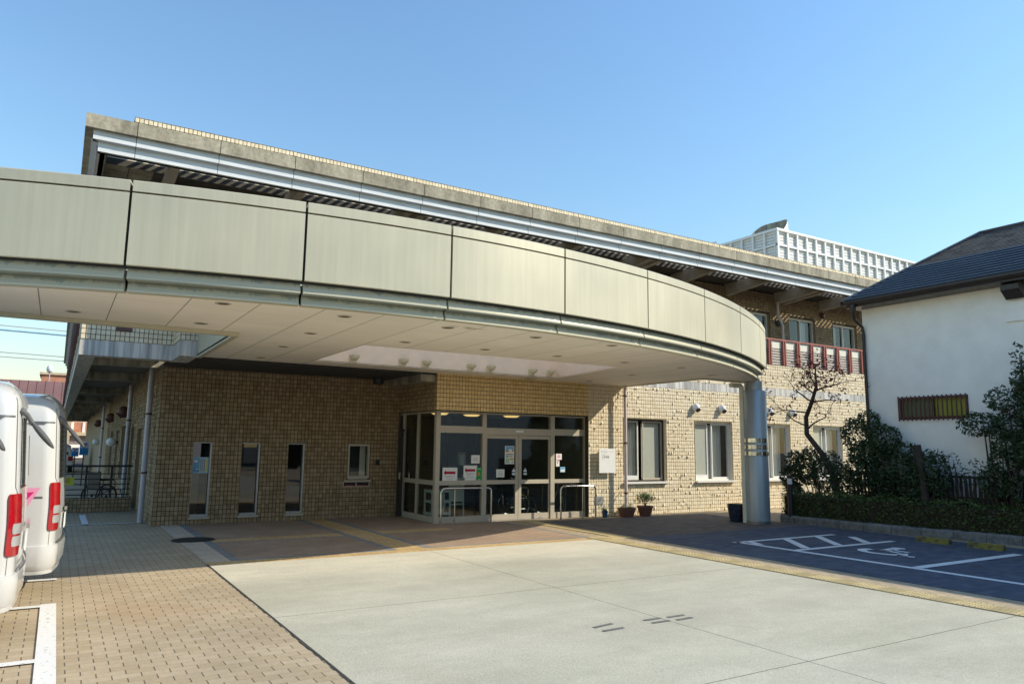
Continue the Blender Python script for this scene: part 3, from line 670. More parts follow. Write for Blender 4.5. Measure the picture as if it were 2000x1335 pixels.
# downpipes
def pipe(pts, r, mat, clips=()):
    mb = MB(); mb.tube(pts, r, 12)
    o = mb.build('downpipe', M[mat], B, smooth=True)
    for c in clips:
        q = MB(); q.lathe(c[0], c[1], [(r + .006, -.02), (r + .008, 0), (r + .006, .02)], n=12, cz=c[2]); q.obox((c[0], c[1], c[2]), (c[0] - .02, c[1] + .2, c[2]), .012, .012); q.build('bracket', M['metal_brown'], o)
pipe([(11.87, 13.99, 0), (11.87, 13.99, 3.16)], .042, 'pipe_pink', [(11.87, 13.99, z) for z in (.55, 1.75, 2.9)])
for yy, xx in ((16.95, 1.58), (22.2, 1.60), (35.5, 1.60)): pipe([(xx, yy, 0), (xx, yy, 3.14)], .055, 'pipe_grey', [(xx, yy, 1.0), (xx, yy, 2.2)])
pipe([(20.45, 16.15, 6.6), (20.45, 16.15, 6.15), (20.66, 16.15, 5.82), (20.66, 16.15, 3.5)], .05, 'pipe_pink')
# side balcony on the left
mb = MB(); mb.box(.2, .46, 15.1, 60, 3.12, 3.40); mb.box(.2, 1.70, 14.8, 15.1, 3.12, 3.40); mb.box(1.70, 2.0, 13.87, 15.1, 3.12, 3.40); mb.build('balcony_edge', M['band_concrete'], B)
mb = MB(); mb.box(.46, 1.72, 15.1, 60, 3.30, 3.36); mb.build('balcony_slab', M['room_wall'], B)
for yy in (16.2, 20.3, 26.2, 31.7, 37.5, 42.8, 48, 54): MB().box(.46, 1.71, yy, yy + .22, 3.10, 3.299).build('balcony_beam', M['concrete'], B)
MB().box(.3, 3.5, 58, 58.1, 3.0, 3.36).build('balcony_beam', M['concrete'], B)
tile_wall('balcony_wall', (.2, 14.8, 3.40), XP, ZP, YN, 1.50, 1.1, (), .3, B, 'tile', hi=False, seed=13)
tile_wall('balcony_wall', (1.70, 14.8, 3.40), YN, ZP, XN, .93, 1.5, (), .3, B, 'tile', hi=False, seed=14)
tile_wall('balcony_wall', (1.70, 13.87, 3.40), XP, ZP, YN, .30, 1.5, (), .3, B, 'tile', hi=False, seed=15)
tile_wall('balcony_wall', (.2, 40, 3.40), YN, ZP, XN, 25.2, .8, (), .5, B, 'tile', hi=False, seed=16, pitch=.185)
MB().box(.74, 1.0, 14.765, 14.795, 3.585, 3.76).build('fire_inlet', M['metal_brown'], B)
tile_wall('balcony_wall', (2.0, 13.95, 3.40), XP, ZP, YN, 9.9, .69, (), .2, B, 'tile', hi=False, seed=17); MB().box(2.0, 11.9, 14.0, 14.04, 4.1, 4.85).build('balcony_screen', M['panel_cream'], B)
rl = MB(); rl.box(.13, .19, 14.9, 50, 4.35, 4.41)
y = 15.2
while y < 50:
    rl.box(.11, .19, y, y + .12, 3.5, 4.35); y += 1.2
rl.build('side_rail', M['metal_brown'], B)
# underside between the canopy and the entrance wall
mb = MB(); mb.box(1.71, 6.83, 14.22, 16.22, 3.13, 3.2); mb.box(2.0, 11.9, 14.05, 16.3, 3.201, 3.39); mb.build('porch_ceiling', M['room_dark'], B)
mb = MB(); mb.box(6.47, 6.82, 14.26, 16.2, 2.98, 3.128); mb.build('porch_beam', M['concrete'], B)
mb = MB(); mb.lathe(6.05, 15.6, [(.11, 2.98), (.12, 3.0), (.12, 3.128)], n=20); mb.build('ceiling_speaker', M['black_paint'], B, smooth=True)
# balcony railing of the right hand wing
rail = MB(); rail.box(14.0, 24.1, 14.19, 14.26, 4.835, 4.885); ro = rail.build('balcony_railing', M['rail_red'], B)
x = 14.35
while x < 24:
    p = MB()
    for dx in (-.065, .02): p.box(x + dx, x + dx + .045, 14.17, 14.225, 4.10, 4.835)
    for zz in range(7):
        for a, b in ((-.09, -.066), (.066, .09)): p.box(x + a, x + b, 14.18, 14.225, 4.14 + zz * .085, 4.19 + zz * .085)
    p.build('post', M['rail_red'], ro); x += .64
MB().box(14.0, 24.1, 14.232, 14.26, 4.60, 4.82).build('panel', M['panel_cream'], ro)
for i in range(6): MB().box(14.0, 24.1, 14.232, 14.262, 4.12 + i * .08, 4.172 + i * .08).build('louver', M['louver_pink'], ro)
MB().box(14.0, 24.1, 14.275, 14.29, 4.09, 4.60).build('panel', M['louver_pink'], ro)

# ================================================================ glazed entrance
YG = 14.2
fr = MB()
for a, b in ((6.83, 6.93), (7.97, 8.065), (9.80, 9.91), (10.80, 10.90)): fr.box(a, b, YG - .005, YG + .10, 0, 2.365)
fr.box(6.93, 7.97, YG + .01, YG + .09, 2.33, 2.365); fr.box(8.065, 9.80, YG + .01, YG + .09, 2.33, 2.365); fr.box(9.91, 10.80, YG + .01, YG + .09, 2.33, 2.365)
fr.box(6.93, 7.97, YG, YG + .09, 1.905, 2.055); fr.box(8.065, 9.80, YG, YG + .09, 1.885, 2.035); fr.box(9.91, 10.80, YG, YG + .09, 1.90, 2.05)
fr.box(6.93, 7.97, YG, YG + .09, .79, .885); fr.box(9.91, 10.80, YG, YG + .09, .80, .885)
fr.box(6.93, 7.97, YG, YG + .09, 0, .13); fr.box(9.91, 10.80, YG, YG + .09, 0, .13)
for yy in (15.15, 15.95): fr.box(6.835, 6.90, yy, yy + .06, 0, 2.365)
fr.box(6.84, 6.90, 14.3, 16.2, 2.33, 2.365); fr.box(6.84, 6.90, 14.3, 15.15, .79, .885); fr.box(6.84, 6.9, 15.21, 15.95, .79, .885); fr.box(6.84, 6.90, 14.3, 15.15, 0, .13); fr.box(6.84, 6.90, 15.21, 15.95, 0, .13)
EF = fr.build('entrance_frame', M['alu_bronze'], B)
def pane(a, b, z0, z1, y=YG + .05, m='glass_green', par=None):
    g = MB(); g.face([(a, y, z0), (b, y, z0), (b, y, z1), (a, y, z1)]); return g.build('pane', M[m], par or EF)
for a, b in ((6.93, 7.97), (9.91, 10.80)):
    pane(a, b, .13, .79); pane(a, b, .885, 1.905)
    pane(a, b, 2.055, 2.33)
pane(8.065, 9.8, 2.035, 2.33)
for a, b in ((14.3, 15.15), (15.21, 15.95)):
    g = MB(); g.face([(6.87, a, .1), (6.87, b, .1), (6.87, b, 2.34), (6.87, a, 2.34)]); g.build('pane', M['glass_green'], EF)
MB().box(8.83, 9.03, YG - .03, YG - .001, 1.945, 1.99).build('door_sensor', M['sign_white'], EF)
MB().box(6.93, 10.8, YG + .02, YG + .3, -.01, .012).build('threshold', M['alu_silver'], EF)
for a, b in ((8.07, 8.925), (8.935, 9.79)):                                     # sliding leaves
    d = MB(); y0, y1 = YG + .02, YG + .065
    l, r = (.03, .075) if a < 8.5 else (.075, .03)
    d.box(a, a + l, y0, y1, .015, 1.88); d.box(b - r, b, y0, y1, .015, 1.88); d.box(a + l, b - r, y0, y1, 1.80, 1.88); d.box(a + l, b - r, y0, y1, .795, .885); d.box(a + l, b - r, y0, y1, .015, .135)
    do = d.build('sliding_door', M['alu_bronze'], B); pane(a + l, b - r, .135, .795, y0 + .02, par=do); pane(a + l, b - r, .885, 1.80, y0 + .02, par=do)
# dark side door in the glazed return
d = MB(); d.box(6.845, 6.89, 16.02, 16.10, .02, 1.93); d.box(6.845, 6.89, 16.16, 16.2, .02, 1.93); d.box(6.845, 6.89, 16.10, 16.16, 1.8, 1.93); d.box(6.845, 6.89, 16.1, 16.16, .02, .3); d.box(6.84, 6.895, 15.99, 16.21, 1.935, 2.0)
do = d.build('side_door', M['dark_frame'], B); g = MB(); g.face([(6.87, 16.1, .3), (6.87, 16.16, .3), (6.87, 16.16, 1.8), (6.87, 16.1, 1.8)]); g.build('pane', M['glass_dark'], do)
MB().box(6.80, 6.84, 16.03, 16.05, .85, 1.0).build('handle', M['steel'], do)
# the whole glazing sits 0.11 m back from the tiles
SHIFT = Vector((.068, .11, 0))
for o in [EF] + [c for c in B.children if c.name.startswith('sliding_door')]: o.location += SHIFT
# lobby shell
mb = MB()
mb.box(10.96, 11.0, 14.42, 18.6, 0, 3.0); mb.box(6.9, 11.0, 18.6, 18.65, 0, 3.0); mb.box(6.86, 6.9, 16.25, 18.6, 0, 3.0)
mb.build('lobby_wall', M['room_wall'], B); MB().box(6.9, 10.96, 14.42, 18.6, 2.43, 2.5).build('lobby_ceiling', M['coffer_white'], B); MB().box(6.9, 10.96, 14.42, 18.6, -.01, .006).build('lobby_floor', M['room_floor'], B)
for a, b in ((7.2, 7.32), (8.3, 8.36), (9.2, 9.26)): MB().box(a, b, 16.6, 16.68, .01, 2.42).build('inner_frame', M['dark_frame'], B)
for k, (x, y) in enumerate(((7.75, 15.9), (8.72, 16.1), (9.75, 15.9))):
    l = thing('lobby_light', ('warm round lobby ceiling lamp above the two red arrow notices', 'warm round lobby ceiling lamp in the middle, above the left sliding door', 'warm round lobby ceiling lamp above the right sliding door, rightmost of three')[k], 'ceiling lamp', (x, y, 2.36), 'lobby lamps behind the glass')
    q = MB(); q.lathe(x, y, [(.23, 2.395), (.24, 2.425), (.0, 2.428)], n=24); q.build('rim', M['alu_white'], l)
    q = MB(); q.lathe(x, y, [(0, 2.355), (.15, 2.36), (.21, 2.394)], n=24); q.build('diffuser', M['warm_lamp'], l, smooth=True)
# lobby furniture
ct = thing('shelf_trolley', 'white two tier trolley behind the left entrance glass', 'trolley', (7.2, 14.8, 0))
for x, y in ((6.99, 14.62), (7.42, 14.62), (6.99, 14.98), (7.42, 14.98)): MB().box(x - .015, x + .015, y - .015, y + .015, .05, .68).build('leg', M['white_plastic'], ct)
for z in (.14, .40, .62): MB().box(6.97, 7.44, 14.60, 15.0, z, z + .05).build('shelf', M['white_plastic'], ct)
b_ = MB(); b_.lathe(7.3, 14.78, [(.055, .452), (.07, .47), (.07, .58), (.02, .64), (.02, .7)], n=14, cz=0); tag(b_.build('bottle', M['white_plastic'], smooth=True), 'white pump bottle standing on the trolley behind the entrance glass', 'bottle')
bk = MB(); bk.lathe(7.32, 14.82, [(.07, .19), (.10, .385)], n=16); tag(bk.build('bucket', M['globe_white'], smooth=True), 'pale bucket on the lower trolley shelf behind the glass', 'bucket')
ez = thing('easel_board', 'white notice board on a pale easel stand behind the left entrance glass', 'easel', (7.7, 14.85, 0))
MB().box(7.52, 7.88, 14.83, 14.86, .40, .93).build('board', M['easel_white'], ez)
for x in (7.53, 7.86): MB().obox((x, 14.80, .02), (x, 14.90, .99), .025, .025).build('leg', M['easel_white'], ez)
MB().box(7.53, 7.87, 14.79, 14.84, .33, .36).build('ledge', M['easel_white'], ez)
def ring(mb, c, r, t, axis='x', n=28, mi=0):
    pts = []
    for i in range(n + 1):
        a = 2 * pi * i / n
        if axis == 'x': pts.append((c[0], c[1] + r * cos(a), c[2] + r * sin(a)))
        elif axis == 'y': pts.append((c[0] + r * cos(a), c[1], c[2] + r * sin(a)))
    mb.tube(pts, t, 6, mi=mi, caps=False); return mb
def wheelchair(loc, label, mats, rz=0):
    t = thing('wheelchair', label, 'wheelchair', loc, rotz=rz); fm, wm, sm = mats
    for y in (-.26, .26):
        w = MB(); ring(w, (-.05, y, .29), .28, .016, 'y'); wo = w.build('wheel', wm, t, local=True, smooth=True)
        h = MB(); ring(h, (-.05, y * 1.1, .29), .24, .008, 'y'); h.lathe(-.05, y, [(.03, -.02), (.03, .02)], n=10, axis='y', cz=.29)
        for k in range(8):
            a = pi * k / 4; h.tube([(-.05, y, .29), (-.05 + .27 * cos(a), y, .29 + .27 * sin(a))], .003, 4)
        h.build('handrim', fm, wo, local=True)
        c = MB(); ring(c, (.40, y * .9, .08), .068, .014, 'y', 16); c.build('caster', wm, t, local=True, smooth=True)
    f = MB()
    for y in (-.22, .22):
        f.tube([(-.30, y, .90), (-.22, y, .88), (-.20, y, .2), (.30, y, .2), (.40, y, .15)], .012, 8)
        f.tube([(-.20, y, .68), (.16, y, .68), (.20, y, .64), (.20, y, .45), (.36, y, .45), (.46, y, .12), (.55, y, .10)], .012, 8)
        f.tube([(-.21, y, .45), (.3, y, .45)], .012, 8)
    f.tube([(-.1, -.22, .2), (.1, .22, .45)], .010, 6); f.tube([(-.1, .22, .2), (.1, -.22, .45)], .010, 6)
    f.build('frame', fm, t, local=True)
    MB().box(-.2, .2, -.21, .21, .44, .475).build('seat', sm, t, local=True); MB().box(-.225, -.20, -.21, .21, .48, .88).build('backrest', sm, t, local=True)
    for y in (-.22, .22): MB().box(-.18, .14, y - .025, y + .025, .685, .71).build('armrest', sm, t, local=True)
    return t
wheelchair((9.25, 14.85, .007), 'folded steel wheelchair parked behind the right sliding door', (M['steel'], M['rubber'], M['black_paint']), rz=0.05)
rk = thing('umbrella_rack', 'curved pale tube rack behind the right hand entrance glass', 'rack', (10.35, 14.75, 0))
q = MB(); q.tube([(10.1, 14.75, .01), (10.1, 14.75, .82), (10.62, 14.75, .82), (10.62, 14.75, .01)], .012, 8); q.build('frame', M['alu_silver'], rk)
q = MB(); q.tube([(10.36, 14.74, .82), (10.36, 14.74, .6), (10.28, 14.74, .4), (10.26, 14.74, .12), (10.12, 14.74, .12)], .010, 8); q.tube([(10.36, 14.70, .82), (10.36, 14.70, .62), (10.5, 14.70, .4), (10.55, 14.7, .12)], .010, 8); q.tube([(10.1, 14.75, .14), (10.62, 14.75, .14)], .010, 8); q.build('hook', M['alu_silver'], rk)
# steel hoop handrails by the doors
def hoop(x0, x1, yy, z, label, mid):
    t = thing('handrail', label, 'handrail', ((x0 + x1) / 2, yy, 0), 'steel hoop handrails by the doors'); q = MB(); r = .09
    pts = [(x0, yy, 0), (x0, yy, z - r)] + [(x0 + r - r * cos(a), yy, z - r + r * sin(a)) for a in [pi / 8 * i for i in range(1, 5)]] + [(x1 - r + r * sin(a), yy, z - r + r * cos(a)) for a in [pi / 8 * i for i in range(0, 5)]] + [(x1, yy, 0)]
    q.tube(pts, .021, 12); q.build('hoop', M['steel'], t, smooth=True)
    q = MB(); q.tube([(mid, yy, 0), (mid, yy, z - .03)], .014, 10); q.build('post', M['steel'], t, smooth=True)
    for x in (x0, x1, mid): q = MB(); q.lathe(x, yy, [(.045, .002), (.045, .012), (.022, .016)], n=14); q.build('base_flange', M['steel'], t)
hoop(6.90, 8.10, 14.0, .74, 'steel hoop handrail in front of the left entrance glass, in shade', 7.22)
hoop(9.93, 10.93, 13.98, .74, 'sunlit steel hoop handrail right of the sliding doors', 10.55)

# paper notices on the glass
def notice(name, label, cat, x0, x1, z0, z1, mat='paper', y=YG + .004, deco=()):
    yb = y + .004; mb = MB(); mb.box(x0, x1, y, yb, z0, z1)
    t = thing(name, label, cat, ((x0 + x1) / 2, y, z0)); mb.build('sheet', M[mat], t)
    w, h = x1 - x0, z1 - z0
    groups = {}
    for nm, m, polys in deco:
        d = MB()
        for p in polys: d.face([(x0 + a * w, y - .0015 - .0008 * len(groups), z0 + b * h) for a, b in p])
        groups[nm] = d.build(nm, M[m], t)
    if y < 16: t.location += SHIFT
    return t
def R4(a, b, c, d): return [(a, c), (b, c), (b, d), (a, d)]
def lines(x0, x1, zs, t=.02): return [R4(x0 + (i % 3) * .02, x1 - (i * 7 % 5) * .03, z, z + t) for i, z in enumerate(zs)]
def jp(t, txt, x, z, size, mat, y, nm='lettering', align='LEFT'):
    m = text_mb(txt, size, lambda u, v: (x + u, y, z + v), align=align); o = m.build(nm, M[mat], t)
    if t.name.startswith('arrow_notice'): o.location += SHIFT
    return o
arrow = [[(.08, .60), (.22, .82), (.22, .70), (.87, .70), (.87, .50), (.22, .50), (.22, .40)]]
t = notice('arrow_notice', 'white notice with red left arrow, lower of two, standing at the left post', 'notice', 7.005, 7.36, .888, 1.163, deco=(('arrow', 'arrow_red', arrow),))
jp(t, '面会受付はこちら', 7.075, 1.005 - .04, .028, 'ink_blue', YG + .0015); jp(t, 'インターホンで', 7.11, .965 - .03, .022, 'ink_blue', YG + .0015); jp(t, 'お呼びください', 7.11, .905, .021, 'ink_blue', YG + .0015)
t = notice('arrow_notice', 'white notice with red left arrow hung higher beside the green poster', 'notice', 7.525, 7.86, .945, 1.205, y=YG + .03, deco=(('arrow', 'arrow_red', arrow),))
jp(t, '面会受付はこちら', 7.59, 1.02, .027, 'ink_blue', YG + .0275); jp(t, 'インターホンで', 7.62, .99, .021, 'ink_blue', YG + .0275); jp(t, 'お呼びください', 7.62, .96, .020, 'ink_blue', YG + .0275)
notice('paper_sheet', 'blank white sheet tucked under the higher red arrow notice', 'sheet', 7.56, 7.84, .888, .94, y=YG + .035)
fig = [[(.28, .72), (.42, .46), (.36, .38), (.48, .30), (.46, .18), (.60, .18), (.58, .30), (.72, .38), (.66, .46), (.78, .72), (.68, .74), (.58, .52), (.48, .52), (.38, .74)]]
notice('green_poster', 'green poster with an orange shape at the glass edge beside the red arrow notice', 'poster', 7.845, 7.968, .888, 1.16, 'poster_green', y=YG + .028, deco=(('shape', 'poster_orange', [R4(.3, .7, .35, .62)]), ('strip', 'poster_mint', [R4(.1, .95, .86, .92), R4(.35, .8, 0.0, .08)])))
notice('paper_notice', 'white paper notice on the fixed glass above the red arrow notices', 'notice', 7.71, 7.925, 1.25, 1.43, y=YG + .035, deco=(('lettering', 'ink_grey', lines(.2, .85, (.72, .6, .52, .44, .36, .28))),))
notice('pale_notice', 'grey green framed leaflet behind the glass, left of the white paper notice', 'notice', 7.405, 7.595, 1.20, 1.49, 'room_wall', y=YG + .07, deco=(('leaflet', 'ink_grey', [R4(.25, .8, .05, .8)]),))
notice('paper_notice', 'white paper notice low on the left sliding door', 'notice', 8.345, 8.56, .945, 1.12, y=YG + .022, deco=(('lettering', 'ink_grey', lines(.2, .85, (.75, .6, .5, .42, .34, .26, .18))),))
t = notice('info_poster', 'tall printed poster with blue picture on the left sliding door', 'poster', 8.565, 8.81, 1.235, 1.64, y=YG + .022, deco=(('picture', 'poster_blue', [R4(.05, .95, .68, .97)]), ('houses', 'poster_orange', [R4(.06, .4, .66, .74), R4(.62, .9, .68, .78)]), ('cottage', 'paper', [R4(.4, .72, .70, .82)]), ('green_box', 'poster_mint', [R4(.07, .47, .06, .33)]), ('orange_box', 'poster_orange', [R4(.54, .93, .27, .33)]), ('yellow_box', 'poster_yellow', [R4(.54, .93, .2, .27)]), ('stamp', 'ink_blue', [[(.78 + .07 * cos(a), .11 + .04 * sin(a)) for a in [pi * i / 8 for i in range(16)]]]), ('lettering', 'ink_dark', [R4(.12, .88, .52, .56), R4(.15, .3, .38, .48), R4(.36, .85, .45, .47), R4(.36, .8, .40, .42)])))
for x, nm in ((8.755, 'left'), (9.06, 'right')):
    notice('door_sticker', 'white and blue triangle sticker on the %s sliding door edge' % nm, 'sticker', x, x + .10, .98, 1.155, 'car_glass', y=YG + .0245, deco=(('triangle', 'sign_white', [[(0, .48), (1, .48), (.5, 1.0)]]), ('triangle_tip', 'sticker_blue', [[(.28, .72), (.72, .72), (.5, .95)]]), ('oval', 'sign_white', [[(.5 + .5 * cos(a), .2 + .16 * sin(a)) for a in [pi * i / 10 for i in range(20)]]]), ('oval_band', 'sticker_blue', [R4(.2, .8, .14, .25)])))
star = [[(.5 + (.34 if i % 2 == 0 else .17) * cos(pi / 2 + pi * i / 5), .6 + (.34 if i % 2 == 0 else .17) * sin(pi / 2 + pi * i / 5)) for i in range(10)]]
notice('star_sticker', 'square white sticker with a pink star on the right hand glass', 'sticker', 9.945, 10.11, 1.33, 1.475, 'sign_white', y=YG - .012, deco=(('star', 'decal_pink', star), ('star_centre', 'sign_white', [[(.5 + .07 * cos(pi * i / 6), .6 + .08 * sin(pi * i / 6)) for i in range(12)]]), ('border', 'sign_red', [R4(0.05, .95, 0, .07)])))
notice('stroke_sticker', 'narrow white sticker with a red slanting stroke below the star sticker', 'sticker', 9.945, 10.045, 1.18, 1.325, 'sign_white', y=YG - .012, deco=(('stroke', 'sign_red', [[(.25, .45), (.45, .45), (.55, .7), (.85, .9), (.75, .98), (.4, .8)]]),))
notice('square_sticker', 'small square pale blue sticker alone on the right hand glass', 'sticker', 10.105, 10.245, 1.045, 1.165, 'poster_pale', y=YG + .042, deco=(('patch', 'sign_white', [R4(.12, .88, .12, .5)]), ('patch_blue', 'sticker_blue', [R4(.12, .88, .62, .9)])))
notice('window_poster', 'pale blue and yellow poster inside the leftmost slot window', 'poster', 2.40, 2.70, 1.01, 1.33, 'poster_pale', y=16.27, deco=(('picture', 'poster_blue', [R4(.03, .4, .08, .97)]), ('cloud', 'paper', [R4(.08, .3, .68, .82), R4(.2, .36, .2, .26)]), ('dark_patch', 'ink_blue', [R4(.24, .4, .12, .2), R4(.08, .15, .16, .22)]), ('column_text', 'ink_grey', [R4(.46, .52, .12, .9), R4(.58, .64, .1, .9), R4(.7, .76, .1, .9)]), ('yellow_strip', 'poster_yellow', [R4(.81, .95, .05, .98)])))
# name sign and small plaque on the sunlit tiles
t = thing('name_sign', 'white name sign with grey writing on the tiles right of the doors', 'sign', (11.37, 14.07, 1.03))
MB().box(11.11, 11.615, 14.06, 14.085, 1.03, 1.61).build('panel', M['sign_white'], t)
for x in (11.2, 11.52):
    for z in (1.12, 1.52): MB().box(x - .02, x + .02, 14.085, 14.2, z - .02, z + .02).build('spacer', M['alu_silver'], t)
yt = 14.0585
jp(t, '社会福祉法人', 11.215, 1.525, .026, 'ink_grey', yt); jp(t, 'サンフレンズ', 11.40, 1.525, .026, 'ink_grey', yt)
q = MB(); q.face([(11.165, yt, 1.52), (11.175, yt, 1.52), (11.19, yt, 1.548), (11.205, yt, 1.56), (11.185, yt, 1.562), (11.17, yt, 1.55)]); q.build('emblem', M['ink_grey'], t)
jp(t, '特別養護老人ホーム', 11.18, 1.452, .020, 'ink_grey', yt); jp(t, '上井草園', 11.18, 1.385, .058, 'ink_dark', yt); jp(t, 'デイサービス', 11.18, 1.345, .018, 'ink_grey', yt)
t = thing('wall_plaque', 'small square grey plaque low on the tiles below the name sign', 'plaque', (11.19, 14.18, .29))
MB().box(11.08, 11.31, 14.165, 14.19, .29, .475).build('plate', M['alu_silver'], t)
q = MB()
for i in range(5): q.face([(11.10, 14.1635, .445 - i * .03), (11.29 - (i % 3) * .02, 14.1635, .445 - i * .03), (11.29 - (i % 3) * .02, 14.1635, .433 - i * .03), (11.10, 14.1635, .433 - i * .03)])
q.build('lettering', M['ink_grey'], t)

# ================================================================ canopy
CN = thing('entrance_canopy', 'wide curved canopy of pale olive metal panels over the entrance drive', 'canopy', (4.13, 11.4, 0)); KEEP_WORLD.add(CN.name)
CC = (4.13, 23.49); RS = 15.38; TH0, TH1 = -.62, .635
def arcp(th, r): return (CC[0] + r * sin(th), CC[1] - r * cos(th))
def arc_sweep(mb, th0, th1, prof, n, close=True, mi=0, ends=True):
    """prof: list of (radius offset, z)"""
    rows = []
    for i in range(n + 1):
        th = th0 + (th1 - th0) * i / n
        rows.append([(*arcp(th, RS + e), z) for e, z in prof])
    mb.grid(rows, mi, close=close)
    if ends:
        mb.face(rows[0], mi); mb.face(list(reversed(rows[-1])), mi)
joints = [TH0] + [t for t in [-.0115 + .1137 * k for k in range(-8, 8)] if TH0 + .05 < t < TH1 - .04] + [TH1]
G = .0009
for i in range(len(joints) - 1):
    a, b = joints[i] + G, joints[i + 1] - G
    q = MB(); arc_sweep(q, a, b, [(.215, 3.405), (.22, 3.41), (.22, 4.17), (.215, 4.175), (.18, 4.175), (.18, 3.405)], 10); q.build('fascia_panel', M['canopy_panel'], CN)
    q = MB(); arc_sweep(q, a, b, [(.22, 4.194), (.22, 4.303), (.21, 4.313), (-.12, 4.31), (-.12, 4.26), (.18, 4.26), (.18, 4.194)], 10); q.build('coping', M['canopy_panel'], CN)
    q = MB(); arc_sweep(q, a, b, [(.115, 3.40), (.138, 3.305), (.146, 3.30), (.146, 3.275), (.03, 3.268), (.03, 3.398)], 10); q.build('upper_ledge', M['canopy_ledge'], CN)
    q = MB(); arc_sweep(q, a, b, [(.03, 3.267), (.054, 3.185), (.062, 3.18), (.062, 3.156), (-.06, 3.156), (-.06, 3.267)], 10); q.build('lower_ledge', M['canopy_ledge'], CN)
q = MB(); arc_sweep(q, TH0, TH1, [(.165, 3.39), (.165, 4.265), (.08, 4.265), (.08, 3.39)], 60); q.build('fascia_core', M['joint_dark'], CN)
# soffit with the coffer opening
eR = arcp(TH1, RS - .02); eL = arcp(TH0, RS - .02)
outer = [arcp(TH0 + (TH1 - TH0) * i / 60, RS - .03) for i in range(61)] + [(13.3, 11.55), (11.94, 11.46), (11.94, 14.19), (6.84, 14.19), (2.0, 14.20), (2.0, 10.74), (-5.2, 10.9)]
hole = [(3.97, 10.93), (9.12, 10.90), (9.46, 13.55), (3.97, 13.55)]
q = MB(); q.prism(outer, 3.16, 3.18, holes=[hole]); q.build('soffit', M['soffit'], CN)
q = MB()
for i in range(4):
    a, b = hole[i], hole[(i + 1) % 4]; q.face([(*a, 3.17), (*b, 3.17), (*b, 3.85), (*a, 3.85)])
q.build('coffer', M['coffer_white'], CN)
q = MB(); q.face([(*p, 3.85) for p in hole]); q.build('skylight', M['skylight'], CN)
q = MB(); q.prism(outer, 3.34, 3.40, holes=[[(3.93, 10.89), (9.16, 10.86), (9.50, 13.59), (3.93, 13.59)]]); q.build('deck', M['concrete'], CN)
def side(a, b, z0=3.13, z1=4.2, t=.04):
    q = MB(); q.obox((*a, (z0 + z1) / 2), (*b, (z0 + z1) / 2), t, z1 - z0); q.build('side_panel', M['canopy_panel'], CN)
side((11.96, 11.47), (11.96, 14.19), 3.13, 3.42); side((13.32, 11.58), (11.98, 11.46), 3.13, 3.42); side((2.0, 10.76), (2.0, 13.86), t=.04); side((-5.2, 10.92), (1.98, 10.76)); side((eR[0] + .0, eR[1] + .02), (13.32, 11.56), 3.13, 3.42); side((eL[0], eL[1] + .02), (-5.2, 10.9))
q = MB(); q.box(1.98, 2.06, 10.72, 13.86, 3.10, 3.158); q.box(-5.2, 1.978, 10.715, 10.79, 3.10, 3.158); q.build('edge_trim', M['canopy_ledge'], CN)
# recessed downlights
DL = [(.04, 10.18), (1.456, 8.574), (1.479, 10.19), (2.857, 8.57), (2.913, 10.18), (2.968, 11.839), (3.028, 13.633), (4.271, 8.591), (4.356, 10.19), (5.679, 8.621), (5.74, 10.19), (7.077, 8.63), (7.16, 10.19), (8.649, 10.2), (10.1, 10.25), (10.287, 11.903), (10.471, 13.6), (11.6, 10.9), (-1.37, 10.2), (-2.8, 10.25), (-1.4, 9.4)]
for x, y in DL:
    q = MB(); q.lathe(x, y, [(.062, 3.159), (.062, 3.152), (.085, 3.150), (.09, 3.159)], n=24); d = q.build('downlight', M['downlight_ring'], CN, smooth=True)
    q = MB(); q.lathe(x, y, [(0, 3.155), (.061, 3.1545)], n=20); q.build('lamp_well', M['lamp_well'], d)
q = MB(); q.tube([(7.2, 14.0, 3.158), (7.2, 14.0, 3.06)], .012, 8); q.lathe(7.2, 14.0, [(.03, 3.07), (.03, 3.055)], n=10); q.build('sprinkler', M['steel'], CN)
q = MB(); q.lathe(9.0, 13.85, [(.12, 3.13), (.15, 3.158)], n=20); q.build('detector', M['downlight_ring'], CN)
# drum column with polished bands and a side drain
cx, cy, cr = 13.43, 11.36, .272
q = MB(); q.lathe(cx, cy, [(cr + .006, 0), (cr + .006, .10), (cr, .105), (cr, 2.93), (cr - .01, 2.945), (.05, 2.945)], n=48); co = q.build('column', M['column_paint'], CN, smooth=True)
q = MB(); q.lathe(cx, cy, [(.20, 2.94), (.20, 3.16)], n=36); q.build('column_neck', M['column_paint'], co, smooth=True)
for z in (1.49, 1.635, 1.78):
    q = MB(); q.lathe(cx, cy, [(cr, z), (cr + .014, z + .004), (cr + .014, z + .095), (cr, z + .099)], n=48); q.build('steel_band', M['steel'], co, smooth=True)
q = MB(); q.lathe(cx, cy, [(cr + .012, .001), (cr + .012, .07), (cr, .075)], n=48); q.build('base_ring', M['steel'], co, smooth=True)
dx, dy = cx - .235, cy + .13
q = MB(); q.tube([(dx - .01, dy, .02), (dx - .01, dy, 2.98), (dx - .02, dy, 3.03), (dx - .06, dy, 3.06), (dx - .34, dy + .02, 3.06)], .055, 14); q.build('drain_pipe', M['shell_glass'], co, smooth=True)
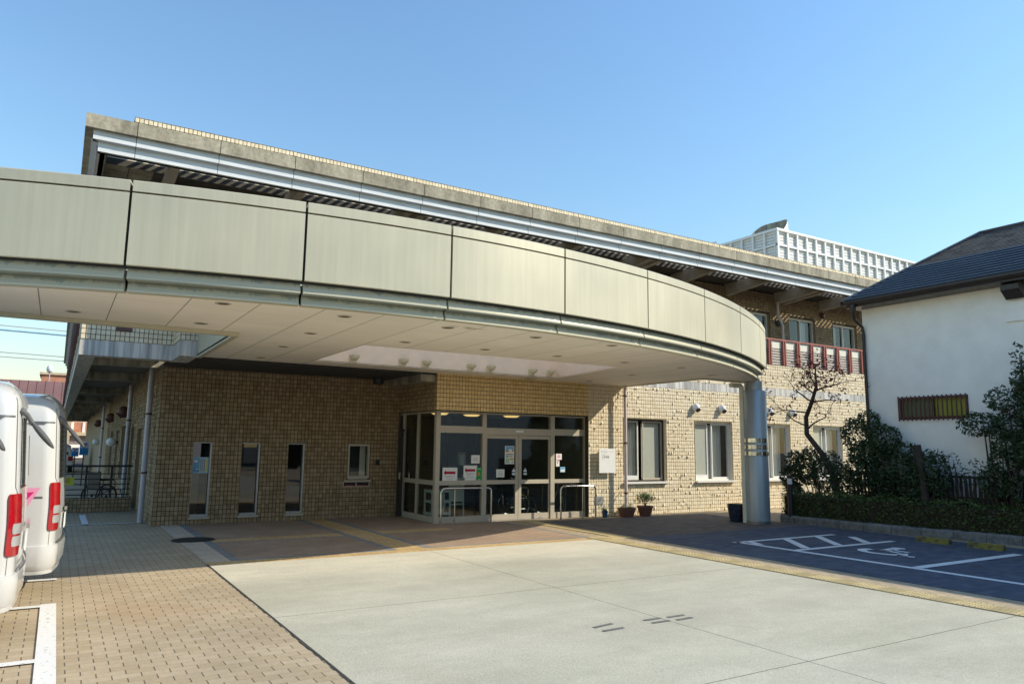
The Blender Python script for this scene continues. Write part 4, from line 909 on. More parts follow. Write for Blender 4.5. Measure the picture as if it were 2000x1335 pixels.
# shell lamps on the far face of the coffer
SC = [4.72, 5.74, 6.24, 7.266, 7.743, 8.806, 9.285]
ordn = ['first (leftmost)', 'second', 'third', 'fourth', 'fifth', 'sixth', 'seventh (rightmost)']
for i, x in enumerate(SC):
    t = thing('shell_lamp', ordn[i] + ' cream shell lamp from the left in the canopy ceiling recess', 'wall lamp', (x, 13.5, 3.29), 'shell lamps in the canopy recess')
    q = MB(); rows = []
    for k in range(9):                       # half bowl, open upwards, leaning out of the wall
        ph = -pi / 2 * k / 8
        rows.append([(x + .105 * cos(ph) * cos(a), 13.49 - .15 * cos(ph) * sin(a), 3.31 + .10 * sin(ph)) for a in [pi * j / 14 for j in range(15)]])
    q.grid(rows); q.build('bowl', M['shell_glass'], t, smooth=True)
    q = MB(); q.lathe(x, 13.545, [(.085, 0), (.085, -.02), (.05, -.05)], n=20, axis='y', cz=3.255); q.build('wall_plate', M['shell_glass'], t, smooth=True)
# hooded lamps on the sunlit wall
WL = [(14.435, 'white hooded wall lamp above the second window, farther from the drum column than its partner'), (15.425, 'white hooded wall lamp just left of the drum column, right one of its pair'), (17.37, 'white hooded wall lamp just right of the drum column'), (18.38, 'white hooded wall lamp farthest right, beside the red leaved tree')]
def hood_lamp(x, y, z, label, dirn=(0, -1), grp='hooded lamps on the tiled walls', s=1.0):
    t = thing('wall_lamp', label, 'wall lamp', (x, y, z), grp); q = MB(); rows = []
    ux, uy = -dirn[1], dirn[0]
    c = Vector((x, y, z)); d = Vector((dirn[0], dirn[1], 0)); u = Vector((ux, uy, 0))
    for k in range(11):                      # egg shaped hood leaning out of the wall
        ph = pi * k / 10 - pi / 2
        rows.append([tuple(c + u * (.095 * s * cos(ph) * cos(a)) + d * (.05 * s + .105 * s * cos(ph) * sin(a)) + Vector((0, 0, .115 * s * sin(ph)))) for a in [2 * pi * j / 20 for j in range(20)]])
    q.grid(rows, close=True); q.build('hood', M['globe_white'], t, smooth=True)
    q = MB(); n_ = (d * .72 - Vector((0, 0, .70))).normalized(); v_ = n_.cross(u); cc_ = c + d * .05 * s + d * .082 * s - Vector((0, 0, .075 * s))
    ring_ = [cc_ + n_ * .012 + (u * cos(a) * .064 + v_ * sin(a) * .066) * s for a in [2 * pi * j / 18 for j in range(18)]]
    q.face(ring_); q.grid([ring_, [p - n_ * .03 for p in ring_]], close=True); q.build('grille', M['black_paint'], t)
    return t
for x, l in WL: hood_lamp(x, 14.18, 2.72, l)
for i, (y, l) in enumerate(((24.5, 'brown hooded lamp on the shaded flank wall, nearest of a row of three'), (30.6, 'brown hooded lamp on the shaded flank wall, middle of a row of three'), (40.0, 'brown hooded lamp on the shaded flank wall, farthest of a row of three'))):
    t = hood_lamp(1.69, y, 2.5, l, (-1, 0), 'hooded lamps along the flank wall', 1.5)
    for c in t.children: c.data.materials.clear(); c.data.materials.append(M['metal_brown'])
for y, l in ((27.1, 'white globe lamp on a bracket on the flank wall, nearer one'), (37.8, 'white globe lamp on the flank wall, farther one by the window')):
    t = thing('globe_lamp', l, 'wall lamp', (1.5, y, 1.6), 'globe lamps on the flank wall')
    q = MB(); q.lathe(1.5, y, [(.145 * sin(a), -.145 * cos(a)) for a in [pi * i / 14 for i in range(15)]], n=20, cz=1.62); q.build('globe', M['globe_white'], t, smooth=True)
    q = MB(); q.tube([(1.5, y, 1.62), (1.7, y, 1.62)], .03, 8); q.build('bracket', M['black_paint'], t)

# ================================================================ plants
def leaves(mb, blobs, n, size, seed=1, shell=.55, flat=.0):
    R = random.Random(seed); tot = sum(b[3] * b[4] * b[5] for b in blobs)
    for (x, y, z, rx, ry, rz) in blobs:
        m = max(6, int(n * rx * ry * rz / tot))
        for _ in range(m):
            while True:
                d = Vector((R.uniform(-1, 1), R.uniform(-1, 1), R.uniform(-1, 1)))
                if .05 < d.length <= 1: break
            l = d.length; d = d / l * (shell + (1 - shell) * l) * R.uniform(.85, 1.08)
            p = Vector((x + d.x * rx, y + d.y * ry, z + d.z * rz))
            leaf(mb, p, size * R.uniform(.6, 1.3), R)
def leaf(mb, p, s, R, c=None):
    a = Vector((R.gauss(0, 1), R.gauss(0, 1), R.gauss(0, .7))).normalized(); b = a.cross(Vector((R.gauss(0, 1), R.gauss(0, 1), R.gauss(0, 1)))).normalized()
    mb.face([p - a * s, p + b * s * .42 - a * s * .1, p + a * s, p - b * s * .42 - a * s * .1], 0, R.random() if c is None else c)
def limbs(mb, p0, d, length, r, depth, R, tips, spread=.6, droop=0.0, n=4, shrink=.68):
    pts = [Vector(p0)]; d = Vector(d).normalized(); rs = [r]
    for i in range(n):
        d = (d + Vector((R.gauss(0, .16), R.gauss(0, .16), R.gauss(0, .12) - droop))).normalized(); pts.append(pts[-1] + d * length / n); rs.append(r * (1 - .45 * (i + 1) / n))
    mb.tube(pts, rs, 7 if depth > 1 else 5)
    if depth == 0: tips.extend(pts[1:]); return
    for k in range(R.choice((2, 3, 3))):
        i = R.randint(2, n); q = (d + Vector((R.gauss(0, spread), R.gauss(0, spread), R.gauss(.12, spread * .6)))).normalized()
        limbs(mb, pts[i], q, length * R.uniform(.55, .85), rs[i] * shrink, depth - 1, R, tips, spread, droop, n, shrink)

# red leaved tree by the house corner
R = random.Random(21)
T = thing('persimmon_tree', 'small bare dark tree with a few red leaves before the sunlit wall', 'tree', (15.05, 10.55, 0))
q = MB(); base = Vector((15.05, 10.42, .1)); q.tube([base, (15.03, 10.5, 1.0), (14.95, 10.75, 1.55), (14.98, 11.15, 2.0), (15.02, 11.18, 2.4), (14.95, 10.95, 2.75), (14.9, 10.78, 3.1)], [.085, .075, .062, .058, .052, .045, .034], 9)
tips = []
for p, d, L, r in (((14.9, 10.78, 3.1), (-.1, -.2, 1), .5, .026), ((14.95, 10.95, 2.75), (-.2, .8, .5), .5, .022), ((14.92, 10.8, 3.0), (.3, -.7, .45), .5, .022), ((15.0, 11.1, 2.5), (-.3, .9, .05), .6, .02), ((14.93, 10.85, 2.9), (-.4, .5, .8), .5, .02), ((15.0, 11.15, 2.1), (.1, -.6, .75), .55, .022), ((14.95, 10.9, 2.75), (.2, -.8, .2), .55, .019), ((15.0, 11.15, 2.2), (-.5, .8, .25), .5, .019), ((14.9, 10.78, 3.05), (.1, .3, 1), .5, .02), ((14.95, 10.9, 2.9), (-.3, -.5, .7), .5, .02)):
    limbs(q, p, d, L, r, 3, R, tips, .6, .05)
q.build('trunk', M['bark'], T)
q = MB()
for p in tips:
    if R.random() < .34:
        for _ in range(R.choice((1, 1, 2))): leaf(q, p + Vector((R.gauss(0, .03), R.gauss(0, .03), R.gauss(-.02, .03))), R.uniform(.03, .055), R)
for _ in range(260): leaf(q, Vector((14.9, 10.58, 3.38)) + Vector((R.gauss(0, .22), R.gauss(0, .25), R.gauss(0, .24))), R.uniform(.03, .055), R)
q.build('leaves', M['leaf_red'], T)

def shrub(name, label, cat, base, blobs, n, size, mat, stems=5, seed=1, stem_r=.014, core=True):
    R = random.Random(seed); T = thing(name, label, cat, base); q = MB(); b = Vector(base)
    for bl in blobs:
        for _ in range(max(1, stems // max(1, len(blobs)) + 1)):
            t = Vector(bl[:3]) + Vector((R.uniform(-.5, .5) * bl[3], R.uniform(-.5, .5) * bl[4], R.uniform(-.2, .5) * bl[5]))
            s0 = Vector((b.x + R.gauss(0, .06), t.y * .75 + b.y * .25 if len(blobs) > 3 else b.y + R.gauss(0, .08), b.z)); mid = (s0 + t) / 2 + Vector((R.gauss(0, .05), R.gauss(0, .05), .05))
            q.tube([s0, mid, t], [stem_r, stem_r * .8, stem_r * .3], 5)
    q.build('stems', M['bark'], T)
    q = MB(); leaves(q, blobs, n, size, seed); q.build('foliage', M[mat], T); return T
R = random.Random(5)
bl = [(14.98 + R.uniform(-.1, .1), 8.2 + .24 * i, .95 + R.uniform(-.1, .35), .26, .26, R.uniform(.36, .5)) for i in range(15)]
shrub('bush_row', 'dense dark evergreen bush row behind the low hedge, left of the fence post', 'bush', (14.98, 9.9, .15), bl, 9000, .042, 'leaf_dark', 60, 2)
bl = [(15.0, 11.72, 1.0, .2, .2, .3), (14.95, 11.5, 1.35, .25, .26, .28), (14.95, 11.55, .7, .18, .2, .25)]
shrub('leafy_shrub', 'loose leafy shrub at the left end of the bush row beside the bollard light', 'shrub', (14.95, 11.5, .15), bl, 900, .048, 'leaf_dark', 6, 3)
bl = [(15.15, 10.0, 1.98, .28, .34, .4), (15.15, 9.7, 2.27, .25, .26, .25), (15.15, 9.35, 1.88, .28, .36, .34), (15.15, 8.95, 1.62, .26, .34, .22), (15.12, 9.7, 1.55, .3, .5, .32)]
shrub('tall_shrub', 'dark shrub rising above the bush row at the corner of the white house', 'shrub', (15.15, 9.6, .1), bl, 3600, .045, 'leaf_dark', 14, 4)
R = random.Random(9)
bl = [(15.12 + R.uniform(-.05, .05), 8.1 - .15 * i, 1.28 + R.uniform(-.2, .22), .16, .15, .17) for i in range(9)]
shrub('thin_shrub', 'thin airy shrub standing against the picket fence right of the tall stake', 'shrub', (15.12, 7.6, .1), bl, 420, .036, 'leaf_dark', 16, 6)
bl = [(15.05, 6.6, 3.35, .14, .13, .32), (15.05, 6.45, 2.9, .36, .3, .34), (15.05, 6.9, 2.6, .34, .32, .26), (15.05, 7.35, 2.15, .36, .42, .24), (15.05, 6.75, 2.1, .4, .4, .3), (15.05, 6.2, 2.3, .5, .45, .5), (15.05, 6.35, 1.6, .45, .5, .4), (15.05, 6.95, 1.45, .3, .3, .25), (15.05, 6.1, 1.1, .4, .4, .35), (15.0, 6.75, 1.75, .35, .4, .3), (15.0, 6.3, 2.75, .35, .35, .35), (14.98, 7.15, 1.05, .28, .3, .3), (14.98, 6.6, .95, .3, .35, .3)]
shrub('evergreen_tree', 'tall dark evergreen tree in front of the white wall at the right edge', 'tree', (15.05, 6.8, .1), bl, 9000, .046, 'leaf_dark', 22, 7, .028)
st = MB(); st.tube([(14.92, 8.40, .1), (14.9, 8.43, 1.0), (14.88, 8.5, 1.76)], [.085, .08, .07], 10); tag(st.build('tree_stake', M['bark']), 'cut dark trunk standing upright before the picket fence', 'tree stump')
# low clipped hedge and its kerb
R = random.Random(11); q = MB()
def hedge_x(y): return 14.36 + max(0, (9.3 - y)) * .16
y = 3.0
H = thing('clipped_hedge', 'long low clipped hedge behind the stone kerb', 'hedge', (14.7, 8, 0))
core = MB(); ys = [3.0 + .42 * i for i in range(21)]
core.grid([[(hedge_x(y) + .06, y, .15), (hedge_x(y) + .05, y, .58), (hedge_x(y) + .62, y, .60), (hedge_x(y) + .62, y, .15)] for y in ys]); core.build('stems', M['soil'], H)
for _ in range(15000):
    y = R.uniform(3, 11.45); x0 = hedge_x(y); f = R.random(); wob = .03 * sin(y * 5.1) + .03 * sin(y * 11.7 + 1)
    if f < .55: p = Vector((x0 + R.gauss(0, .022) + wob * .6, y, R.uniform(.14, .66)))
    elif f < .95: p = Vector((x0 + R.uniform(0, .66), y, .65 + R.gauss(0, .022) + wob))
    else: p = Vector((x0 + R.uniform(0, .6), 11.45 + R.gauss(0, .03), R.uniform(.15, .66)))
    leaf(q, p, R.uniform(.018, .036), R)
q.build('foliage', M['leaf_hedge'], H)
q = MB(); R = random.Random(12); rows = []
for i in range(90):
    y = 2.5 + i * .1; x = hedge_x(y) - .13
    rows.append([(x + R.gauss(0, .008), y, -.02), (x + R.gauss(0, .008), y, .12), (x + .03 + R.gauss(0, .006), y, .165 + R.gauss(0, .007)), (x + .17, y, .165 + R.gauss(0, .007)), (x + .17, y, -.02)])
q.grid(rows); q.face(rows[-1]); tag(q.build('stone_kerb', M['curb_stone']), 'low rough stone kerb along the foot of the hedge', 'kerb')
mb = MB(); mb.prism([(hedge_x(2.5) + .03, 2.5), (hedge_x(9.3) + .03, 9.3), (14.39, 11.4), (24.5, 11.5), (24.5, 14.1), (30, 14.1), (30, 2.5)], -.01, .13); struct(mb.build('soil_bed', M['soil']))
# picket fence in front of the house
FX = 15.2
fe = thing('picket_fence', 'dark slim picket fence with two rails below the white house', 'fence', (FX, 8, .15)); y = 3.0
pk = MB()
while y < 10.2: pk.box(FX + .01, FX + .028, y, y + .045, .60, 1.17); y += .085
pk.build('pickets', M['fence_brown'], fe)
for z in (.72, 1.12): MB().box(FX - .03, FX + .005, 3.0, 10.2, z, z + .045).build('rail', M['fence_brown'], fe)
MB().box(FX - .06, FX + .1, 3.0, 10.2, .05, .60).build('base_wall', M['fence_brown'], fe)
y = 3.4
while y < 10.2: MB().box(FX - .05, FX - .032, y, y + .05, .60, 1.22).build('post', M['fence_brown'], fe); y += 1.15
# bollard light, wheel stops, pots
t = thing('bollard_light', 'short dark bollard light with a pale band at the hedge end', 'bollard', (14.3, 11.15, 0))
q = MB(); q.lathe(14.3, 11.15, [(.06, .0), (.06, .86)], n=18); q.build('post', M['black_paint'], t, smooth=True); q = MB(); q.lathe(14.3, 11.15, [(.05, .86), (.05, .99)], n=18); q.build('lens', M['globe_white'], t, smooth=True); q = MB(); q.lathe(14.3, 11.15, [(.065, .99), (.068, 1.05), (.0, 1.06)], n=18); q.build('cap', M['black_paint'], t, smooth=True)
for (y0, y1, l) in ((7.28, 7.86, 'yellow wheel stop at the end of the bay, nearer the column'), (6.40, 6.96, 'yellow wheel stop at the end of the bay, right one of two')):
    q = MB(); p = [(13.50, 0), (13.53, .085), (13.56, .10), (13.60, .10), (13.63, .085), (13.66, 0)]; q.grid([[(x, y0, z) for x, z in p], [(x, y1, z) for x, z in p]]); q.face([(x, y0, z) for x, z in p]); q.face([(x, y1, z) for x, z in p])
    tag(q.build('wheel_stop', M['stop_yellow'], loc=(13.58, (y0 + y1) / 2, 0)), l, 'wheel stop', 'yellow wheel stops in the parking bays')
def pot(name, label, x, y, r, h, mat, plant=None, r0=.75, lip=True, seed=1):
    t = thing(name, label, 'plant pot', (x, y, 0)); q = MB(); pr = [(0, .004), (r * r0, .004), (r * .97, h * .82)]
    pr += [(r * 1.06, h * .83), (r * 1.06, h), (r * .94, h), (r * .92, h * .9), (0, h * .9)] if lip else [(r, h), (r * .9, h), (r * .88, h * .88), (0, h * .88)]
    q.lathe(x, y, pr, n=28); q.build('pot', M[mat], t, smooth=True)
    q = MB(); q.lathe(x, y, [(0, h * .915), (r * .9, h * .91)], n=20); q.build('soil', M['soil'], t)
    if plant:
        q = MB(); R = random.Random(seed); st = MB()
        for bl in plant: st.tube([(x + R.gauss(0, .01), y + R.gauss(0, .01), h * .9), ((x + bl[0]) / 2, (y + bl[1]) / 2 + .01, (h + bl[2]) / 2), bl[:3]], [.008, .006, .003], 5)
        st.build('stems', M['bark'], t); leaves(q, plant, 1100 if len(plant) > 3 else 120, .018, seed, .3); q.build('foliage', M['leaf_bush'], t)
    return t
pot('plant_pot', 'small blue glazed pot by the wall under the plaque', 11.22, 14.0, .075, .15, 'blue_glaze', [(11.22, 14.0, .17, .06, .06, .02)], lip=False)
pot('plant_pot', 'wide low terracotta bowl at the foot of the downpipe', 11.78, 13.86, .215, .21, 'terracotta', [(11.72, 13.86, .215, .08, .06, .02), (11.86, 13.86, .215, .07, .06, .02)], .72)
pot('plant_pot', 'dark terracotta pot with a bright green round bush by the wall', 12.36, 13.86, .19, .24, 'terracotta', [(12.36 + .12 * cos(a), 13.86 + .1 * sin(a), .44 + .03 * cos(3 * a), .12, .12, .09) for a in [2 * pi * i / 6 for i in range(6)]] + [(12.36, 13.86, .49, .12, .12, .08)], .7, seed=4)
pot('large_pot', 'large glossy dark blue pot behind the drum column', 13.31, 11.86, .2, .40, 'dark_pot', None, .7, lip=False)

# ================================================================ white house
HS = thing('white_house', 'white stucco house with dark hipped slate roof at the right edge', 'house', (18.5, 5, 0)); KEEP_WORLD.add(HS.name)
HX, HY0, HY1 = 15.54, -6.0, 9.96; ZE = 4.93
mb = MB()
wy0, wy1, wz0, wz1 = 7.775, 9.20, 2.30, 2.78
for a, b, c, d in ((HY0, wy0, .1, ZE), (wy1, HY1, .1, ZE), (wy0, wy1, .1, wz0), (wy0, wy1, wz1, ZE)): mb.face([(HX, a, c), (HX, b, c), (HX, b, d), (HX, a, d)])
for q in (((wy0, wz0), (wy0, wz1)), ((wy1, wz0), (wy1, wz1)), ((wy0, wz0), (wy1, wz0)), ((wy0, wz1), (wy1, wz1))): mb.face([(HX, *q[0]), (HX, *q[1]), (HX + .12, *q[1]), (HX + .12, *q[0])])
mb.face([(HX, HY1, .1), (21.2, HY1, .1), (21.2, HY1, ZE), (HX, HY1, ZE)]); mb.face([(21.2, HY0, .1), (21.2, HY1, .1), (21.2, HY1, ZE), (21.2, HY0, ZE)]); mb.face([(HX, HY0, .1), (21.2, HY0, .1), (21.2, HY0, ZE), (HX, HY0, ZE)])
mb.build('wall', M['white_stucco'], HS)
MB().box(HX - .05, HX - .001, 4.0, 6.95, 4.13, 4.86).build('wall_panel', M['white_stucco'], HS)
w = MB(); y = wy0
for a, b in ((wy0, wy0 + .035), (wy1 - .035, wy1)): w.box(HX - .01, HX + .1, a, b, wz0, wz1)
w.box(HX - .01, HX + .1, wy0 + .035, wy1 - .035, wz0, wz0 + .035); w.box(HX - .01, HX + .1, wy0 + .035, wy1 - .035, wz1 - .035, wz1); w.box(HX + .02, HX + .07, 8.475, 8.52, wz0 + .035, wz1 - .035)
wo = w.build('window', M['metal_brown'], HS)
q = MB(); q.face([(HX + .06, wy0 + .03, wz0), (HX + .06, 8.49, wz0), (HX + .06, 8.49, wz1), (HX + .06, wy0 + .03, wz1)]); q.build('pane', M['window_yellow'], wo)
q = MB(); q.face([(HX + .06, 8.49, wz0), (HX + .06, wy1 - .03, wz0), (HX + .06, wy1 - .03, wz1), (HX + .06, 8.49, wz1)]); q.build('pane', M['window_olive'], wo)
q = MB(); n = 16
for i in range(n): yy = wy0 + .01 + i * (wy1 - wy0 - .03) / (n - 1); q.box(HX - .07, HX - .05, yy, yy + .022, wz0 - .03, wz1 + .02)
q.box(HX - .048, HX - .02, wy0, wy1, wz0 + .03, wz0 + .06); q.box(HX - .048, HX - .02, wy0, wy1, wz1 - .05, wz1 - .02); q.build('bars', M['metal_brown'], wo)
# hood of the kitchen fan
q = MB(); p = [(HX - .05, 4.58), (HX - .14, 4.54), (HX - .34, 4.70), (HX - .34, 4.80), (HX - .25, 4.86), (HX - .05, 4.86)]
q.face([(x, 6.55, z) for x, z in p]); q.face([(x, 6.87, z) for x, z in p])
for i in range(len(p)): a, b = p[i], p[(i + 1) % len(p)]; q.face([(a[0], 6.55, a[1]), (a[0], 6.87, a[1]), (b[0], 6.87, b[1]), (b[0], 6.55, b[1])])
q.build('fan_hood', M['gutter_brown'], HS)
# roof: hip with stepped slate courses below and fine shingles above
EX, EY, EZ = 15.10, 10.10, 5.0; RX, RY, RZ = 18.02, 8.466, 6.695; FXX = 22.0 - .0
def slope_pt(t, y): return (EX + (RX - EX) * t, y, EZ + (RZ - EZ) * t)
def hip_y(t): return EY + (RY - EY) * t
def side_y(t): return HY0 - .4
ncr = 10; TS = .50; mb = MB()
for i in range(ncr):
    t0, t1 = TS * i / ncr, TS * (i + 1) / ncr
    a, b = slope_pt(t0, hip_y(t0)), slope_pt(t1, hip_y(t1)); up_ = .055
    mb.face([(a[0] + .04, side_y(0), a[2] + up_ + .012), (a[0] + .04, a[1] - .02, a[2] + up_ + .012), (b[0], b[1], b[2] + .004), (b[0], side_y(0), b[2] + .004)])
    mb.face([(a[0], side_y(0), a[2]), a, a[:2] + (a[2] + .032,), (a[0], side_y(0), a[2] + .032)], 1); mb.face([(a[0], side_y(0), a[2] + .032), a[:2] + (a[2] + .032,), (a[0] + .04, a[1] - .02, a[2] + up_ + .012), (a[0] + .04, side_y(0), a[2] + up_ + .012)])
    x0 = 2 * RX - a[0]; x1 = 2 * RX - b[0]                 # far slope and hip end
    mb.face([(a[0], a[1], a[2] + up_), (x0, a[1], a[2] + up_), (x1, b[1], b[2] + .008), (b[0], b[1], b[2] + .008)]); mb.face([a, (x0, a[1], a[2]), (x0, a[1], a[2] + up_), (a[0], a[1], a[2] + up_)])
    mb.face([(x0, side_y(0), a[2] + up_), (x0, a[1], a[2] + up_), (x1, b[1], b[2] + .008), (x1, side_y(0), b[2] + .008)])
ro = mb.build('roof', [M['roof_slate'], M['slate_shadow']], HS)
mb = MB(); nf = 16
for i in range(nf):
    t0, t1 = TS + (1 - TS) * i / nf, TS + (1 - TS) * (i + 1) / nf; a, b = slope_pt(t0, hip_y(t0)), slope_pt(t1, hip_y(t1)); u_ = .014
    mb.face([(a[0], side_y(0), a[2] + u_), (a[0], a[1], a[2] + u_), (b[0], b[1], b[2] + .003), (b[0], side_y(0), b[2] + .003)]); mb.face([(a[0], side_y(0), a[2]), a, (a[0], a[1], a[2] + u_), (a[0], side_y(0), a[2] + u_)])
    x0 = 2 * RX - a[0]; x1 = 2 * RX - b[0]
    mb.face([(a[0], a[1], a[2] + u_), (x0, a[1], a[2] + u_), (x1, b[1], b[2] + .003), (b[0], b[1], b[2] + .003)]); mb.face([(x0, side_y(0), a[2] + u_), (x0, a[1], a[2] + u_), (x1, b[1], b[2] + .003), (x1, side_y(0), b[2] + .003)])
mb.build('shingles', M['roof_shingle'], ro)
q = MB(); q.tube([slope_pt(0, EY)[:2] + (EZ + .03,), (RX, RY, RZ + .03)], .035, 8); q.tube([(RX, RY, RZ + .03), (RX, side_y(0), RZ + .03)], .035, 8); q.build('ridge_cap', M['roof_slate'], ro)
MB().box(EX + .02, HX - .002, HY0 - .4, EY - .03, 4.84, 4.985).build('eave_board', M['gutter_brown'], HS); MB().box(HX, 20.8, HY1 + .002, EY - .03, 4.84, 4.985).build('eave_board', M['gutter_brown'], HS)
q = MB(); pf = [(EX - .08, 4.99), (EX - .08, 4.94), (EX - .05, 4.89), (EX, 4.88), (EX + .02, 4.90), (EX + .02, 4.99)]; q.grid([[(x, HY0 - .4, z) for x, z in pf], [(x, EY + .03, z) for x, z in pf]]); q.box(EX - .08, 20.9, EY - .02, EY + .04, 4.90, 4.98); q.build('gutter', M['gutter_brown'], HS)
q = MB(); q.lathe(EX - .02, EY - .22, [(.07, 4.89), (.07, 4.76), (.035, 4.69)], n=12); q.tube([(EX - .02, EY - .22, 4.7), (EX + .05, EY - .2, 4.56), (HX - .06, HY1 - .03, 4.42), (HX - .06, HY1 - .05, 4.27), (HX - .06, HY1 - .05, .15)], .035, 10); q.build('downpipe', M['gutter_brown'], HS, smooth=True)

# ================================================================ roof plant on the main building
PS = thing('roof_screen', 'white louvred screen round the roof machinery', 'roof screen', (24.2, 19, 7.3)); sx, sy, sz = 24.2, 19.0, 10.58
q = MB(); q.box(sx, 42, sy + .12, sy + .16, 7.2, sz); q.box(sx + .12, sx + .16, sy + .16, 30, 7.2, sz)
z = 7.3
while z < sz - .1: q.box(sx + .02, 42, sy + .07, sy + .12, z, z + .108); q.box(sx + .07, sx + .12, sy + .16, 30, z, z + .108); z += .128
q.build('louvers', M['alu_white'], PS)
q = MB(); x = sx
while x < 42: q.box(x, x + .09, sy - .02, sy + .05, 7.2, sz - .1); x += .61
y = sy + .6
while y < 30: q.box(sx - .02, sx + .05, y, y + .09, 7.2, sz - .1); y += .59
for zz in (7.94, 8.58, 9.22, 9.86): q.box(sx, 42, sy - .01, sy + .05, zz, zz + .08); q.box(sx - .01, sx + .05, sy + .1, 30, zz, zz + .08)
q.build('posts', M['sign_white'], PS)
q = MB(); q.box(sx - .04, 42, sy - .04, sy + .2, sz - .1, sz); q.box(sx - .04, sx + .2, sy + .2, 30, sz - .1, sz); q.build('coping', M['sign_white'], PS)
q = MB(); q.tube([(sx + .3, 22.5, sz), (sx + .3, 22.5, sz + .28), (sx + .3, 26, sz + .28), (sx + .3, 26, sz)], .03, 8); q.build('guard_rail', M['pipe_grey'], PS)
EH = thing('exhaust_cowl', 'round tilted grey exhaust cowl above the roof screen', 'exhaust cowl', (25.0, 20.2, 10.2))
cc = Vector((25.15, 20.25, 0)); hd = (Vector((.853, -.522, 0)) * .8 + Vector((.522, .853, 0)) * .6); rr = .84
def rim(a):
    p = Vector((cos(a), sin(a), 0)); k = p.dot(hd); return cc + p * rr + Vector((0, 0, 10.86 + .64 * sin(max(-1, min(1, k)) * 1.4)))
q = MB(); A = [2 * pi * i / 36 for i in range(36)]
outr = [rim(a) for a in A]
q.grid([[(p.x + (p.x - cc.x) * .10, p.y + (p.y - cc.y) * .10, 9.0) for p in outr], [tuple(p) for p in outr]], close=True); q.build('duct', M['sign_white'], EH, smooth=True)
q = MB(); inn = [cc + (p - cc) * 1 for p in outr]
q.grid([[(cc.x + (p.x - cc.x) * .965, cc.y + (p.y - cc.y) * .965, 9.0) for p in outr], [(cc.x + (p.x - cc.x) * .965, cc.y + (p.y - cc.y) * .965, p.z) for p in outr], [tuple(p) for p in outr]], close=True); q.face([(cc.x + (p.x - cc.x) * .96, cc.y + (p.y - cc.y) * .96, 9.3) for p in outr]); q.build('lining', M['roof_concrete'], EH)

# ================================================================ vans (rear at local x = 0, pointing -x; near flank at local y = 0)
VL, VW = 4.84, 1.69
def hw(z):      # half width by height
    P = ((.25, .79), (.32, .815), (.9, .845), (1.2, .84), (1.5, .825), (1.75, .805), (1.90, .782), (1.98, .742), (2.04, .67), (2.085, .55), (2.115, .38), (2.13, .17), (2.135, .0))
    for (a, b), (c, d) in zip(P, P[1:]):
        if z <= c: return b + (d - b) * max(0, (z - a)) / (c - a)
    return 0.0
def lean(z): return 0 if z < .95 else (z - .95) * .07 + max(0, z - 1.90) ** 2 * 2.8
def vp(s, z, off=0.0, far=False):
    """point on the van skin: s in 0..1 flank, 1..2 rear corner, 2..3 rear to the centre line"""
    h = hw(z); rx, ry = .15, min(.20, h * .9)
    if s <= 1: x = -2.2 + (2.2 - rx) * s; y = -h; nx, ny = 0, -1
    elif s <= 2:
        a = (s - 1) * pi / 2; x = -rx + rx * sin(a); y = -h + ry - ry * cos(a); nx, ny = sin(a), -cos(a)
        l = sqrt(nx * nx + ny * ny); nx /= l; ny /= l
    else: x = .035 * sin((s - 2) * pi / 2); y = -h + ry + (h - ry) * (s - 2); nx, ny = 1, 0
    x -= lean(z); x += nx * off; y += ny * off
    if far: y = -y
    return (x, y + VW / 2, z)
ZL = [.25, .32, .5, .7, .9, 1.05, 1.2, 1.35, 1.5, 1.65, 1.75, 1.84, 1.90, 1.94, 1.98, 2.01, 2.04, 2.065, 2.085, 2.10, 2.115, 2.125, 2.13, 2.135]
def patch(mb, s0, s1, z0, z1, off, ns=8, nz=6, far=False, round_=0.0, th=.0):
    rows = []
    for j in range(nz + 1):
        z = z0 + (z1 - z0) * j / nz
        k = 0
        if round_:
            e = min(z - z0, z1 - z) / round_
            if e < 1: k = (1 - sqrt(max(0, 1 - (1 - e) ** 2))) * .5 * (s1 - s0) * round_ / max(.01, (s1 - s0) * .35)
        k = min(k, .45 * (s1 - s0))
        rows.append([vp(s0 + k + (s1 - s0 - 2 * k) * i / ns, z, off, far) for i in range(ns + 1)])
    mb.grid(rows)
    if th:
        per = rows[0] + [r[-1] for r in rows[1:]] + list(reversed(rows[-1]))[1:] + [r[0] for r in reversed(rows[1:-1])]
        c = []
        for p in per:
            c.append((p[0] - (th if s1 > 1.5 else 0), p[1] + (th if not far else -th), p[2]))
        mb.grid([per, c], close=True)
    return mb
